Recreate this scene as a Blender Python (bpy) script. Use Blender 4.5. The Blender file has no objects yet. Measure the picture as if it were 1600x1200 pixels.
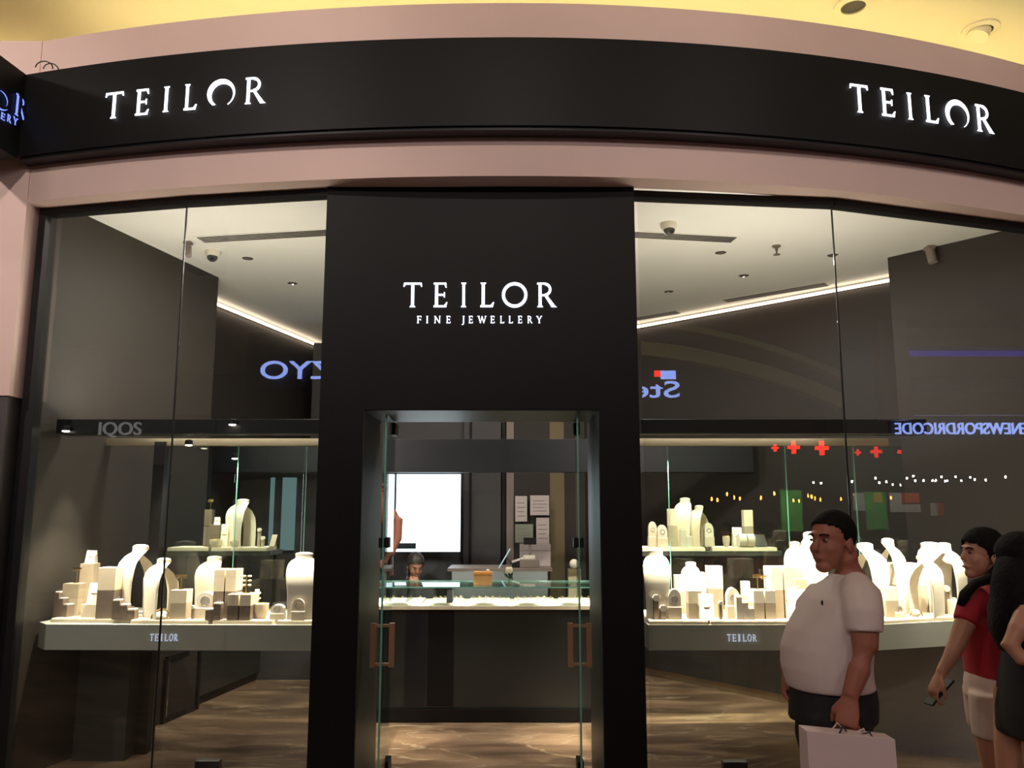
import bpy, bmesh, math, random
from mathutils import Vector, Matrix
R = math.radians
random.seed(7)
SC = bpy.context.scene
COL = SC.collection

# ------------------------------------------------------------------ camera, world, exposure
F = 1290.0; TILT = R(8.8); EYE = 1.65
cam = bpy.data.cameras.new('camera'); camo = bpy.data.objects.new('camera', cam); COL.objects.link(camo)
cam.sensor_width = 36; cam.lens = F / 1600 * 36
camo.location = (0, 0, EYE); camo.rotation_euler = (R(90) + TILT, 0, 0)
SC.camera = camo
SC.view_settings.view_transform = 'Standard'; SC.view_settings.look = 'None'
SC.view_settings.gamma = 1; SC.view_settings.use_curve_mapping = False
SC.view_settings.exposure = 0.0
SC.cycles.transparent_max_bounces = 32
SC.cycles.max_bounces = 8
SC.cycles.sample_clamp_indirect = 4
W = bpy.data.worlds.new('mall_air'); SC.world = W; W.use_nodes = True
W.node_tree.nodes['Background'].inputs[0].default_value = (1.0, 0.83, 0.76, 1)
W.node_tree.nodes['Background'].inputs[1].default_value = 0.07

def area(name, loc, size, power, color, target=None, size_y=None, spread=None):
    l = bpy.data.lights.new(name, 'AREA'); l.energy = power; l.color = color; l.size = size
    if size_y: l.shape = 'RECTANGLE'; l.size_y = size_y
    if spread: l.spread = R(spread)
    o = bpy.data.objects.new(name, l); COL.objects.link(o); o.location = loc
    if target: o.rotation_euler = (Vector(target) - Vector(loc)).to_track_quat('-Z', 'Y').to_euler()
    return o
def spot(name, loc, target, power, color, angle=60, blend=.6, r=.02):
    l = bpy.data.lights.new(name, 'SPOT'); l.energy = power; l.color = color; l.spot_size = R(angle)
    l.spot_blend = blend; l.shadow_soft_size = r
    o = bpy.data.objects.new(name, l); COL.objects.link(o); o.location = loc
    o.rotation_euler = (Vector(target) - Vector(loc)).to_track_quat('-Z', 'Y').to_euler()
    return o
PINK = (1.0, .87, .81); WARM = (1.0, .84, .62)
for x, y, p in ((-4.2, -1.6, 40), (-1.4, -2.6, 28), (0.1, -2.6, 28), (2.9, -1.4, 23)):
    spot('mall_ceiling_lamp', (x, y, 5.12), (x * .7, 3.5, 2.2), p * 4, PINK, 130, .9, .07)
for x, tx, tz, p in ((-5.2, -4.6, 3.3, 380), (-2.6, -2.4, 4.1, 175), (0.0, 0.0, 4.2, 100), (2.6, 2.4, 4.2, 85), (5.0, 4.4, 4.2, 75)):
    spot('wall_fill_spot', (x, 1.6, 5.1), (tx, 5.0, tz), p, PINK, 78, .8, .06)  # added unseen spots that brighten the upper walls but miss the people
# shop interior: ceiling lamps
for x, y, p in ((-1.5, 6.3, 46), (1.1, 6.4, 50), (-.3, 8.3, 13)):
    area('shop_ceiling_lamp', (x, y, 3.70), .3, p, (1, .90, .80))
for x0, p in ((-2.1, 26), (1.7, 26)):                   # added unseen upward strips that brighten the shop ceiling
    area('ceiling_fill_strip', (x0, 5.54, 2.30), 1.5, p, (1, .90, .78), (x0, 6.1, 3.7), size_y=.08)

# ------------------------------------------------------------------ helpers
def ray(px, py):
    dx = (px - 800) / F; dz = (600 - py) / F
    return Vector((dx, math.cos(TILT) - math.sin(TILT) * dz, math.sin(TILT) + math.cos(TILT) * dz))
def at(px, py, Y):                                   # point at depth Y
    r = ray(px, py); k = Y / r.y
    return Vector((r.x * k, Y, EYE + r.z * k))
def atz(px, py, z):                                  # point on a level
    r = ray(px, py); k = (z - EYE) / r.z
    return Vector((r.x * k, r.y * k, z))
def lin(c):
    out = []
    for v in c[:3]:
        v = v / 255.0
        out.append(v / 12.92 if v <= .04045 else ((v + .055) / 1.055) ** 2.4)
    return (*out, 1.0)

def mat(name, c, rough=.5, metal=0.0, var=.08, scale=8.0, bump=0.0, spec=.5, sheen=0):
    m = bpy.data.materials.new(name); m.use_nodes = True; nt = m.node_tree; b = nt.nodes['Principled BSDF']
    col = lin(c)
    n = nt.nodes.new('ShaderNodeTexNoise'); n.inputs['Scale'].default_value = scale; n.inputs['Detail'].default_value = 4
    tc = nt.nodes.new('ShaderNodeTexCoord'); nt.links.new(tc.outputs['Object'], n.inputs['Vector'])
    rp = nt.nodes.new('ShaderNodeValToRGB')
    rp.color_ramp.elements[0].position = .3; rp.color_ramp.elements[1].position = .7
    rp.color_ramp.elements[0].color = (*[v * (1 - var) for v in col[:3]], 1)
    rp.color_ramp.elements[1].color = (*[min(1, v * (1 + var)) for v in col[:3]], 1)
    nt.links.new(n.outputs['Fac'], rp.inputs[0]); nt.links.new(rp.outputs[0], b.inputs['Base Color'])
    b.inputs['Roughness'].default_value = rough; b.inputs['Metallic'].default_value = metal
    b.inputs['Specular IOR Level'].default_value = spec
    if bump:
        bp = nt.nodes.new('ShaderNodeBump'); bp.inputs['Strength'].default_value = bump; bp.inputs['Distance'].default_value = .01
        nt.links.new(n.outputs['Fac'], bp.inputs['Height']); nt.links.new(bp.outputs[0], b.inputs['Normal'])
    return m
def emit(name, c, s):
    m = bpy.data.materials.new(name); m.use_nodes = True; b = m.node_tree.nodes['Principled BSDF']
    b.inputs['Base Color'].default_value = (0.02, .02, .02, 1)
    b.inputs['Emission Color'].default_value = lin(c); b.inputs['Emission Strength'].default_value = s
    return m
def glass(name, tint=(250, 252, 250), base=.05, top=.75):
    m = bpy.data.materials.new(name); m.use_nodes = True; nt = m.node_tree; nt.nodes.clear()
    o = nt.nodes.new('ShaderNodeOutputMaterial'); mx = nt.nodes.new('ShaderNodeMixShader')
    t = nt.nodes.new('ShaderNodeBsdfTransparent'); t.inputs[0].default_value = lin(tint)
    g = nt.nodes.new('ShaderNodeBsdfGlossy'); g.inputs['Roughness'].default_value = 0.0
    lw = nt.nodes.new('ShaderNodeLayerWeight'); lw.inputs[0].default_value = .5
    pw = nt.nodes.new('ShaderNodeMath'); pw.operation = 'POWER'; pw.inputs[1].default_value = 4.0
    ml = nt.nodes.new('ShaderNodeMath'); ml.operation = 'MULTIPLY_ADD'; ml.inputs[1].default_value = top; ml.inputs[2].default_value = base
    nt.links.new(lw.outputs['Facing'], pw.inputs[0]); nt.links.new(pw.outputs[0], ml.inputs[0])
    nt.links.new(ml.outputs[0], mx.inputs[0]); nt.links.new(t.outputs[0], mx.inputs[1]); nt.links.new(g.outputs[0], mx.inputs[2])
    nt.links.new(mx.outputs[0], o.inputs[0])
    return m

M = {}
M['pink'] = mat('pink_plaster', (214, 186, 176), .75, var=.03, scale=2)
M['soffit'] = mat('beige_plaster', (206, 190, 172), .8, var=.03, scale=2)
M['cove'] = mat('cove_plaster', (232, 222, 190), .8, var=.02, scale=2)
M['black'] = mat('black_panel', (21, 21, 20), .5, var=.06, scale=3, spec=.16)
M['blackm'] = mat('black_metal', (24, 23, 23), .45, var=.06, scale=5, spec=.25)
M['reveal'] = mat('bronze_black_panel', (66, 66, 62), .42, var=.08, scale=3)
M['brown'] = mat('brown_wall_panel', (44, 39, 34), .6, var=.05, scale=2)
M['brownd'] = mat('dark_brown_panel', (40, 34, 30), .55, var=.06, scale=2)
M['taupe'] = mat('taupe_panel', (134, 122, 112), .5, var=.05, scale=2)
M['olive'] = mat('olive_wall', (120, 106, 78), .6, var=.04, scale=2)
M['ceil'] = mat('shop_ceiling_paint', (238, 236, 228), .8, var=.02, scale=2)
M['greyp'] = mat('grey_wall_panel', (66, 64, 66), .5, var=.05, scale=2)
M['header'] = mat('blue_black_header', (24, 27, 33), .4, var=.05, scale=2)
M['stone'] = mat('dark_grey_stone', (66, 62, 60), .45, var=.12, scale=5)
M['groove'] = mat('stone_groove_metal', (150, 146, 140), .35, metal=.8)
M['fasciac'] = mat('grey_counter_front', (150, 152, 146), .4, var=.04, scale=3)
M['counterd'] = mat('dark_counter_front', (48, 50, 48), .35, var=.05, scale=3)
M['cabinet'] = mat('grey_brown_cabinet', (104, 100, 92), .45, var=.05, scale=3)
M['cream'] = mat('cream_leatherette', (232, 218, 192), .6, var=.03, scale=40, bump=.05)
M['white'] = mat('white_leatherette', (240, 232, 216), .55, var=.02, scale=40)
M['taupeb'] = mat('taupe_block_cloth', (172, 158, 136), .65, var=.04, scale=40)
M['darkb'] = mat('dark_taupe_block', (112, 98, 86), .6, var=.05, scale=40)
M['shadeb'] = mat('shade_grey_cloth', (150, 146, 134), .6, var=.05, scale=30)  # grey puts the shade on a dim bust into its cloth colour
M['gold'] = mat('gold', (235, 200, 130), .2, metal=1, var=.03)
M['silver'] = mat('silver', (225, 225, 225), .15, metal=1, var=.03)
M['rail'] = mat('champagne_rail_metal', (176, 164, 138), .3, metal=.7, var=.03)
M['bronze'] = mat('bronze_handle', (205, 165, 132), .35, metal=.8, var=.05)
M['green_edge'] = mat('green_glass_edge', (120, 190, 170), .25, var=.05)
M['paper'] = mat('printed_paper', (205, 192, 192), .8, var=.06, scale=18)
M['paperg'] = mat('green_grey_paper', (140, 146, 132), .8, var=.06, scale=18)
M['skin_m'] = mat('tanned_skin', (166, 104, 84), .55, var=.06, scale=12)
M['skin_w'] = mat('light_skin', (192, 138, 112), .55, var=.06, scale=12)
M['hair'] = mat('black_hair', (20, 18, 17), .8, var=.3, scale=60, bump=.4, spec=.15)
M['hairb'] = mat('brown_hair', (104, 70, 48), .45, var=.3, scale=60, bump=.4)
M['hairg'] = mat('grey_streaked_hair', (52, 46, 45), .45, var=.35, scale=30, bump=.4)
M['tee'] = mat('white_cotton', (226, 208, 202), .85, var=.03, scale=6, bump=.05)
M['trouser'] = mat('black_cotton', (34, 31, 31), .85, var=.1, scale=10)
M['red'] = mat('red_cotton', (172, 30, 44), .8, var=.06, scale=8)
M['shorts'] = mat('white_shorts_cotton', (222, 198, 184), .85, var=.05, scale=9)
M['dress'] = mat('black_dress_cloth', (30, 27, 26), .85, var=.1, scale=10)
M['shoe'] = mat('dark_shoe_leather', (40, 36, 36), .5)
M['bag'] = mat('white_paper_bag', (226, 204, 200), .8, var=.02, scale=5)
M['eye'] = mat('eye_white', (150, 132, 124), .5)
M['iris'] = mat('dark_iris', (30, 22, 18), .3)
M['lip'] = mat('lip_skin', (150, 88, 78), .5)
M['glass'] = glass('shopfront_glass', base=.058, top=.7)
M['cglass'] = glass('showcase_glass', (247, 252, 249), base=.05, top=.8)
M['dglass'] = glass('door_glass', (238, 246, 243), base=.03, top=.6)
M['mirror'] = mat('mirror_silver', (200, 196, 185), .05, metal=1, var=.01)
M['sign_w'] = emit('sign_white_light', (238, 240, 255), 3.0)
M['sign_c'] = emit('sign_cold_white_light', (225, 228, 255), 4.0)
M['sign_b'] = emit('sign_blue_light', (120, 140, 255), 1.6)
M['sign_s'] = emit('small_sign_light', (205, 212, 235), .8)
M['led'] = emit('warm_led_strip', (255, 228, 204), 6)
M['screen'] = emit('screen_light', (226, 244, 255), 3.4)
M['teal'] = emit('teal_lit_panel', (140, 172, 176), .5)
M['tablet'] = emit('tablet_screen', (196, 226, 232), .9)
M['lamp'] = emit('lamp_lens', (255, 246, 225), 12)
M['coveled'] = emit('yellow_cove_led', (255, 244, 196), 10)
# marble
def marble():
    m = bpy.data.materials.new('brown_marble'); m.use_nodes = True; nt = m.node_tree; b = nt.nodes['Principled BSDF']
    tc = nt.nodes.new('ShaderNodeTexCoord'); mp = nt.nodes.new('ShaderNodeMapping')
    mp.inputs['Rotation'].default_value = (0, 0, R(-18)); mp.inputs['Scale'].default_value = (.55, 1.5, 1)
    n = nt.nodes.new('ShaderNodeTexNoise'); n.inputs['Scale'].default_value = 1.6; n.inputs['Detail'].default_value = 9; n.inputs['Distortion'].default_value = 1.1
    r = nt.nodes.new('ShaderNodeValToRGB'); e = r.color_ramp.elements
    e[0].position = .34; e[0].color = lin((100, 82, 66)); e[1].position = .66; e[1].color = lin((172, 144, 116))
    x = e.new(.5); x.color = lin((132, 109, 86))
    n2 = nt.nodes.new('ShaderNodeTexNoise'); n2.inputs['Scale'].default_value = 1.1; n2.inputs['Detail'].default_value = 5; n2.inputs['Distortion'].default_value = 2.2
    r2 = nt.nodes.new('ShaderNodeValToRGB'); q = r2.color_ramp.elements
    q[0].position = .485; q[0].color = (0, 0, 0, 1); q[1].position = .5; q[1].color = (.75, .75, .75, 1); z = q.new(.515); z.color = (0, 0, 0, 1)
    mx = nt.nodes.new('ShaderNodeMixRGB'); mx.inputs[2].default_value = lin((196, 178, 146))
    nt.links.new(tc.outputs['Object'], mp.inputs[0])
    for k in (n, n2): nt.links.new(mp.outputs[0], k.inputs['Vector'])
    nt.links.new(n.outputs['Fac'], r.inputs[0]); nt.links.new(n2.outputs['Fac'], r2.inputs[0])
    nt.links.new(r2.outputs[0], mx.inputs[0]); nt.links.new(r.outputs[0], mx.inputs[1]); nt.links.new(mx.outputs[0], b.inputs['Base Color'])
    b.inputs['Roughness'].default_value = .28
    return m
M['marble'] = marble()

class MB:
    def __init__(s): s.bm = bmesh.new()
    def box(s, x0, x1, y0, y1, z0, z1, bev=0):
        g = bmesh.ops.create_cube(s.bm, size=1)
        vs = g['verts']
        for v in vs:
            v.co = Vector(((x0 + x1) / 2 + v.co.x * (x1 - x0), (y0 + y1) / 2 + v.co.y * (y1 - y0), (z0 + z1) / 2 + v.co.z * (z1 - z0)))
        if bev:
            es = list({e for v in vs for e in v.link_edges})
            bmesh.ops.bevel(s.bm, geom=es, offset=bev, segments=2, affect='EDGES', profile=.5)
        return s
    def prism(s, poly, z0, z1):                        # poly in XY, extruded in Z
        a = [s.bm.verts.new((x, y, z0)) for x, y in poly]; b = [s.bm.verts.new((x, y, z1)) for x, y in poly]
        n = len(poly)
        s.bm.faces.new(a[::-1]); s.bm.faces.new(b)
        for i in range(n): s.bm.faces.new((a[i], a[(i + 1) % n], b[(i + 1) % n], b[i]))
        return s
    def bar(s, p, q, w, d):                            # box beam between two points (vertical thickness d)
        p = Vector(p); q = Vector(q); t = (q - p).normalized(); side = t.cross(Vector((0, 0, 1)))
        if side.length < 1e-4: side = Vector((1, 0, 0))
        side.normalize(); up = side.cross(t)
        c = []
        for o in (p, q):
            for a, b in ((-1, -1), (1, -1), (1, 1), (-1, 1)): c.append(s.bm.verts.new(o + side * a * w / 2 + up * b * d / 2))
        for f in ((0, 1, 2, 3), (7, 6, 5, 4), (0, 4, 5, 1), (1, 5, 6, 2), (2, 6, 7, 3), (3, 7, 4, 0)): s.bm.faces.new([c[i] for i in f])
        return s
    def loft(s, secs, n=16, cap=True, sq=1.0):         # secs: (center, rx, ry[, u, v]) ; sq<1 squarer
        rings = []
        m = len(secs)
        for i, sc in enumerate(secs):
            c = Vector(sc[0]); rx, ry = sc[1], sc[2]
            if len(sc) > 3: u = Vector(sc[3]); v = Vector(sc[4])
            else:
                a = Vector(secs[max(0, i - 1)][0]); b = Vector(secs[min(m - 1, i + 1)][0]); t = (b - a).normalized()
                if abs(t.z) > .94: u = Vector((1, 0, 0))
                else: u = t.cross(Vector((0, 0, 1))).normalized()
                v = t.cross(u).normalized(); u = v.cross(t).normalized()
                if u.x < 0: u = -u; v = -v
            ring = []
            for k in range(n):
                a = 2 * math.pi * k / n; ca, sa = math.cos(a), math.sin(a)
                ca = math.copysign(abs(ca) ** sq, ca); sa = math.copysign(abs(sa) ** sq, sa)
                ring.append(s.bm.verts.new(c + u * rx * ca + v * ry * sa))
            rings.append(ring)
        for i in range(m - 1):
            for k in range(n):
                s.bm.faces.new((rings[i][k], rings[i][(k + 1) % n], rings[i + 1][(k + 1) % n], rings[i + 1][k]))
        if cap: s.bm.faces.new(rings[0][::-1]); s.bm.faces.new(rings[-1])
        return s
    def tube(s, pts, r, n=8):
        rr = r if isinstance(r, (list, tuple)) else [r] * len(pts)
        return s.loft([(p, q, q) for p, q in zip(pts, rr)], n)
    def ell(s, c, rx, ry, rz, n=16, mtx=None):
        g = bmesh.ops.create_uvsphere(s.bm, u_segments=n, v_segments=max(6, n // 2 + 2), radius=1)
        for v in g['verts']:
            p = Vector((v.co.x * rx, v.co.y * ry, v.co.z * rz))
            if mtx: p = mtx @ p
            v.co = p + Vector(c)
        return s
    def lathe(s, prof, c=(0, 0, 0), n=20):
        rings = []
        for r, z in prof: rings.append([s.bm.verts.new((c[0] + r * math.cos(2 * math.pi * k / n), c[1] + r * math.sin(2 * math.pi * k / n), c[2] + z)) for k in range(n)])
        for i in range(len(prof) - 1):
            for k in range(n): s.bm.faces.new((rings[i][k], rings[i][(k + 1) % n], rings[i + 1][(k + 1) % n], rings[i + 1][k]))
        s.bm.faces.new(rings[0][::-1]); s.bm.faces.new(rings[-1])
        return s
    def torus(s, c, R1, r, u=(1, 0, 0), v=(0, 1, 0), n=20, k=6, a0=0, a1=2 * math.pi, ru=1.0):
        u = Vector(u); v = Vector(v); w = u.cross(v); full = abs(a1 - a0 - 2 * math.pi) < 1e-3
        rings = []
        for i in range(n if full else n + 1):
            a = a0 + (a1 - a0) * i / n; d = u * math.cos(a) * ru + v * math.sin(a); cc = Vector(c) + d * R1
            dn = d.normalized()
            rings.append([s.bm.verts.new(cc + dn * r * math.cos(2 * math.pi * j / k) + w * r * math.sin(2 * math.pi * j / k)) for j in range(k)])
        m = len(rings)
        for i in range(m if full else m - 1):
            for j in range(k): s.bm.faces.new((rings[i][j], rings[i][(j + 1) % k], rings[(i + 1) % m][(j + 1) % k], rings[(i + 1) % m][j]))
        return s
    def poly(s, pts):                                   # single face
        s.bm.faces.new([s.bm.verts.new(p) for p in pts]); return s
    def xf(s, mtx):
        s.bm.transform(mtx); return s
    def build(s, name, m, parent=None, smooth=False, remesh=0, label=None):
        bmesh.ops.recalc_face_normals(s.bm, faces=s.bm.faces)
        me = bpy.data.meshes.new(name); s.bm.to_mesh(me); s.bm.free()
        o = bpy.data.objects.new(name, me); COL.objects.link(o)
        if remesh:
            md = o.modifiers.new('r', 'REMESH'); md.mode = 'VOXEL'; md.voxel_size = remesh; md.use_smooth_shade = True
            ms = o.modifiers.new('s', 'SMOOTH'); ms.iterations = 6; ms.factor = .5
            dg = bpy.context.evaluated_depsgraph_get(); dg.update()
            me2 = bpy.data.meshes.new_from_object(o.evaluated_get(dg)); o.modifiers.clear(); o.data = me2; me2.name = name
            bpy.data.meshes.remove(me); me = me2
        me.materials.clear(); me.materials.append(m)
        if smooth or remesh:
            for p in me.polygons: p.use_smooth = True
        if smooth == 'auto':
            for p in me.polygons: p.use_smooth = True
            try: me.set_sharp_from_angle(angle=R(35))
            except Exception: pass
        if parent: o.parent = parent
        if label: o['label'] = label
        return o

def thing(name, label, cat, loc=(0, 0, 0), rz=0, group=None):
    o = bpy.data.objects.new(name, None); COL.objects.link(o); o.empty_display_size = .05
    o.location = loc; o.rotation_euler = (0, 0, rz); o['label'] = label; o['category'] = cat
    if group: o['group'] = group
    return o
def tag(o, label, cat, group=None):
    o['label'] = label; o['category'] = cat
    if group: o['group'] = group
    return o
def struct(o): o['kind'] = 'structure'; return o
def sroot(name):
    o = bpy.data.objects.new(name, None); COL.objects.link(o); o['kind'] = 'structure'; return o

# ------------------------------------------------------------------ plan curves
def arc(y0, x): return y0 + (.043 if x < 0 else .055) * x * x
def on_arc(px, py, y0):                                # ray meets the curved front
    Y = y0
    for _ in range(30):
        p = at(px, py, Y); Y = arc(y0, p.x)
    return at(px, py, Y)
def arc_slab(y0, y1, xa, xb, z0, z1, n=40):
    mb = MB(); bm = mb.bm; rows = []
    for i in range(n + 1):
        x = xa + (xb - xa) * i / n
        rows.append([bm.verts.new((x, arc(y0, x), z0)), bm.verts.new((x, arc(y0, x), z1)), bm.verts.new((x, arc(y1, x), z1)), bm.verts.new((x, arc(y1, x), z0))])
    for i in range(n):
        for k in range(4): bm.faces.new((rows[i][k], rows[i][(k + 1) % 4], rows[i + 1][(k + 1) % 4], rows[i + 1][k]))
    bm.faces.new(rows[0]); bm.faces.new(rows[-1][::-1])
    return mb

WT = 4.77; LB = 3.64                                   # wall top, lintel underside
# ------------------------------------------------------------------ structure: floors, ceilings, walls
struct(MB().box(-14, 14, -9, 13, -.12, 0).build('floor', M['marble']))
w = struct(arc_slab(4.70, 4.86, -3.15, 5.2, LB, WT, 60).build('wall_front', M['pink'], smooth='auto'))
# left pier with its dark stone lower part and reveal
pier = struct(MB().box(-7, -3.15, 5.12, 5.75, 2.37, WT).build('wall_left_pier', M['pink']))
st = struct(MB().box(-7, -3.16, 5.13, 5.75, 0, 2.37).build('wall_left_stone', M['stone']))
for z in (.60, .52, .44):
    MB().box(-7, -3.28, 5.118, 5.135, z - .005, z + .005).build('groove', M['groove'], st)
# mall ceiling with the cove
def ceiling_plane():
    mb = MB(); mb.box(-14, 14, -9, 6.6, 5.22, 5.32); return mb
struct(ceiling_plane().build('ceiling_mall', M['cove']))
struct(arc_slab(5.42, 5.50, -8, 6.5, WT - .12, 5.22, 40).build('trim_1', M['cove']))
struct(arc_slab(4.86, 5.42, -8, 6.5, WT - .12, WT - .08, 40).build('trim_2', M['cove']))
cv = struct(arc_slab(5.02, 5.06, -7.5, 6.2, WT - .075, WT - .035, 40).build('trim_3', M['coveled']))
# left return: pink ceiling piece above the stone pier going left
struct(arc_slab(4.70, 4.86, -8, -3.14, 4.3, WT, 30).build('wall_front_left', M['pink'], smooth='auto'))
# opposite side of the mall (seen only in the glass)
struct(MB().box(-14, 14, -9.2, -9, 0, 5.3).build('wall_opposite', mat('opposite_facade_paint', (120, 100, 90), .7)))

# shop interior
CZ = 3.75
struct(MB().prism([(-3.4, 5.16), (-1.3, 4.95), (1, 4.95), (2.2, 5.15), (4.3, 5.75), (4.3, 11), (-3.4, 11)], CZ, CZ + .05).build('ceiling', M['ceil']))
A1, A2 = Vector((-3.14, 5.30, 0)), Vector((-2.66, 7.25, 0))
struct(MB().prism([(A1.x, A1.y), (A2.x, A2.y), (A2.x - .5, A2.y), (A1.x - .3, A1.y)], 0, CZ).build('wall_left', M['brown']))
struct(MB().prism([(-3.22, 7.2), (-2.38, 10.5), (-2.6, 10.5), (-3.42, 7.2)], 0, CZ - .06).build('wall_left_rear', M['brownd']))
struct(MB().prism([(3.95, 6.70), (-.2, 10.72), (-.1, 10.9), (4.1, 6.8)], 0, CZ - .06).build('wall_right', M['brownd']))
struct(MB().prism([(3.14, 6.66), (3.85, 5.84), (4.1, 5.9), (4.1, 7.4), (3.7, 7.4)], 0, CZ).build('wall_right_pier', M['brownd']))
struct(MB().box(-3, 2, 10.2, 10.3, 0, CZ).build('wall_back', M['greyp']))
led1 = MB().bar((-3.14, 7.3, CZ - .045), (-2.36, 10.4, CZ - .045), .02, .025).build('trim_4', M['led']); struct(led1)
led2 = MB().bar((3.86, 6.74, CZ - .045), (0.0, 10.42, CZ - .045), .02, .025).build('trim_5', M['led']); struct(led2)

# ------------------------------------------------------------------ windows
GT = 3.59
def window(name, pts, left_post, right_post):
    r = sroot(name)
    for i in range(len(pts) - 1):
        p, q = Vector((*pts[i], 0)), Vector((*pts[i + 1], 0)); t = (q - p).normalized()
        a = p + t * (.006 if i else .03); b = q - t * .006
        n = Vector((-t.y, t.x, 0)) * .002
        MB().prism([(a.x - n.x, a.y - n.y), (b.x - n.x, b.y - n.y), (b.x + n.x, b.y + n.y), (a.x + n.x, a.y + n.y)], .06, GT).build('pane', M['glass'], r)
        MB().bar((p.x, p.y, GT + .025), (q.x, q.y, GT + .025), .07, .05).build('head_rail', M['blackm'], r)
        MB().bar((p.x, p.y, .03), (q.x, q.y, .03), .06, .06).build('sill_rail', M['blackm'], r)
        if i: MB().bar((p.x, p.y, .06), (p.x, p.y, GT), .008, .012).build('joint', M['blackm'], r)
    if left_post: x, y = pts[0]; MB().box(x - .03, x + .05, y - .04, y + .05, 0, GT + .05).build('frame_post', M['blackm'], r)
    if right_post: x, y = pts[-1]; MB().box(x - .05, x + .03, y - .04, y + .05, 0, GT + .05).build('frame_post', M['blackm'], r)
    return r
GL = [(-3.10, 5.27), (-2.085, 5.06), (-1.13, 4.92)]
GR = [(.76, 4.955), (2.06, 5.09), (3.72, 5.60)]
w1 = window('window_1', GL, True, False); w2 = window('window_2', GR, False, False)
for r, px, Y in ((w1, 325, 5.04), (w2, 1148, 5.02)):
    c = at(px, 1190, Y)
    MB().box(c.x - .07, c.x + .07, Y - .02, Y + .035, .06, .235, .004).build('glass_clamp', M['blackm'], r)

# ------------------------------------------------------------------ portal and doors
PF = 4.87
xl0, xl1 = at(497, 700, PF).x, at(566, 700, PF).x
xr0, xr1 = at(937, 700, PF).x, at(1000, 700, PF).x
xl0 -= .0; DT = at(750, 640, PF).z; PB = 5.62
por = sroot('trim_6')
por.name = 'trim_6'
MB().box(xl0, xl1, PF, PB, 0, LB).build('portal_pillar', M['black'], por)
MB().box(xr0, xr1, PF, PB, 0, LB).build('portal_pillar', M['black'], por)
MB().box(xl1, xr0, PF, PB - .1, DT, LB).build('portal_header', M['black'], por)
MB().box(xl1, xl1 + .004, PF + .012, PB, 0, DT).build('reveal_panel', M['reveal'], por)
MB().box(xr0 - .004, xr0, PF + .012, PB, 0, DT).build('reveal_panel', M['reveal'], por)
MB().box(xl1, xr0, PF + .012, PB - .1, DT - .004, DT).build('reveal_soffit', M['reveal'], por)

def door(name, x, lean, s):
    r = sroot(name); y0, y1 = 4.97, 5.56
    a = Vector((x, y0, 0)); b = Vector((x + lean, y1, 0)); t = (b - a).normalized(); n = Vector((-t.y, t.x, 0))
    def pt(d, off, z): p = a + t * d + n * off; return (p.x, p.y, z)
    mb = MB(); q = [a + n * .005, b + n * .005, b - n * .005, a - n * .005]
    mb.prism([(p.x, p.y) for p in q], .03, DT - .015); mb.build('pane', M['dglass'], r)
    mb = MB(); mb.prism([((a + n * .0055).x, (a + n * .0055).y), ((a + t * .003 + n * .0055).x, (a + t * .003).y), ((a + t * .003 - n * .0055).x, (a + t * .003).y), ((a - n * .0055).x, (a - n * .0055).y)], .03, DT - .015)
    mb.build('glass_edge', M['green_edge'], r)
    for o in (-1, 1):
        h = MB().bar(pt(.07, o * .055, .75), pt(.07, o * .055, 1.0), .03, .03)
        for z in (.765, .985): h.bar(pt(.07, 0, z), pt(.07, o * .055, z), .016, .016)
        h.build('handle', M['bronze'], r)
    z = at(600, 848, y0).z
    MB().box(a.x - .03, a.x + .03, y0 + .0, y0 + .08, z - .03, z + .03, .004).build('lock', M['blackm'], r)
    for zz in (.08, DT - .06):
        p = b - t * .08; MB().box(p.x - .02, p.x + .02, p.y - .07, p.y + .07, zz - .04, zz + .04, .004).build('hinge_patch', M['blackm'], r)
    return r
door('door_1', at(598, 900, 4.97).x, -.03, 1)
door('door_2', at(905, 900, 4.97).x, .035, -1)

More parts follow.
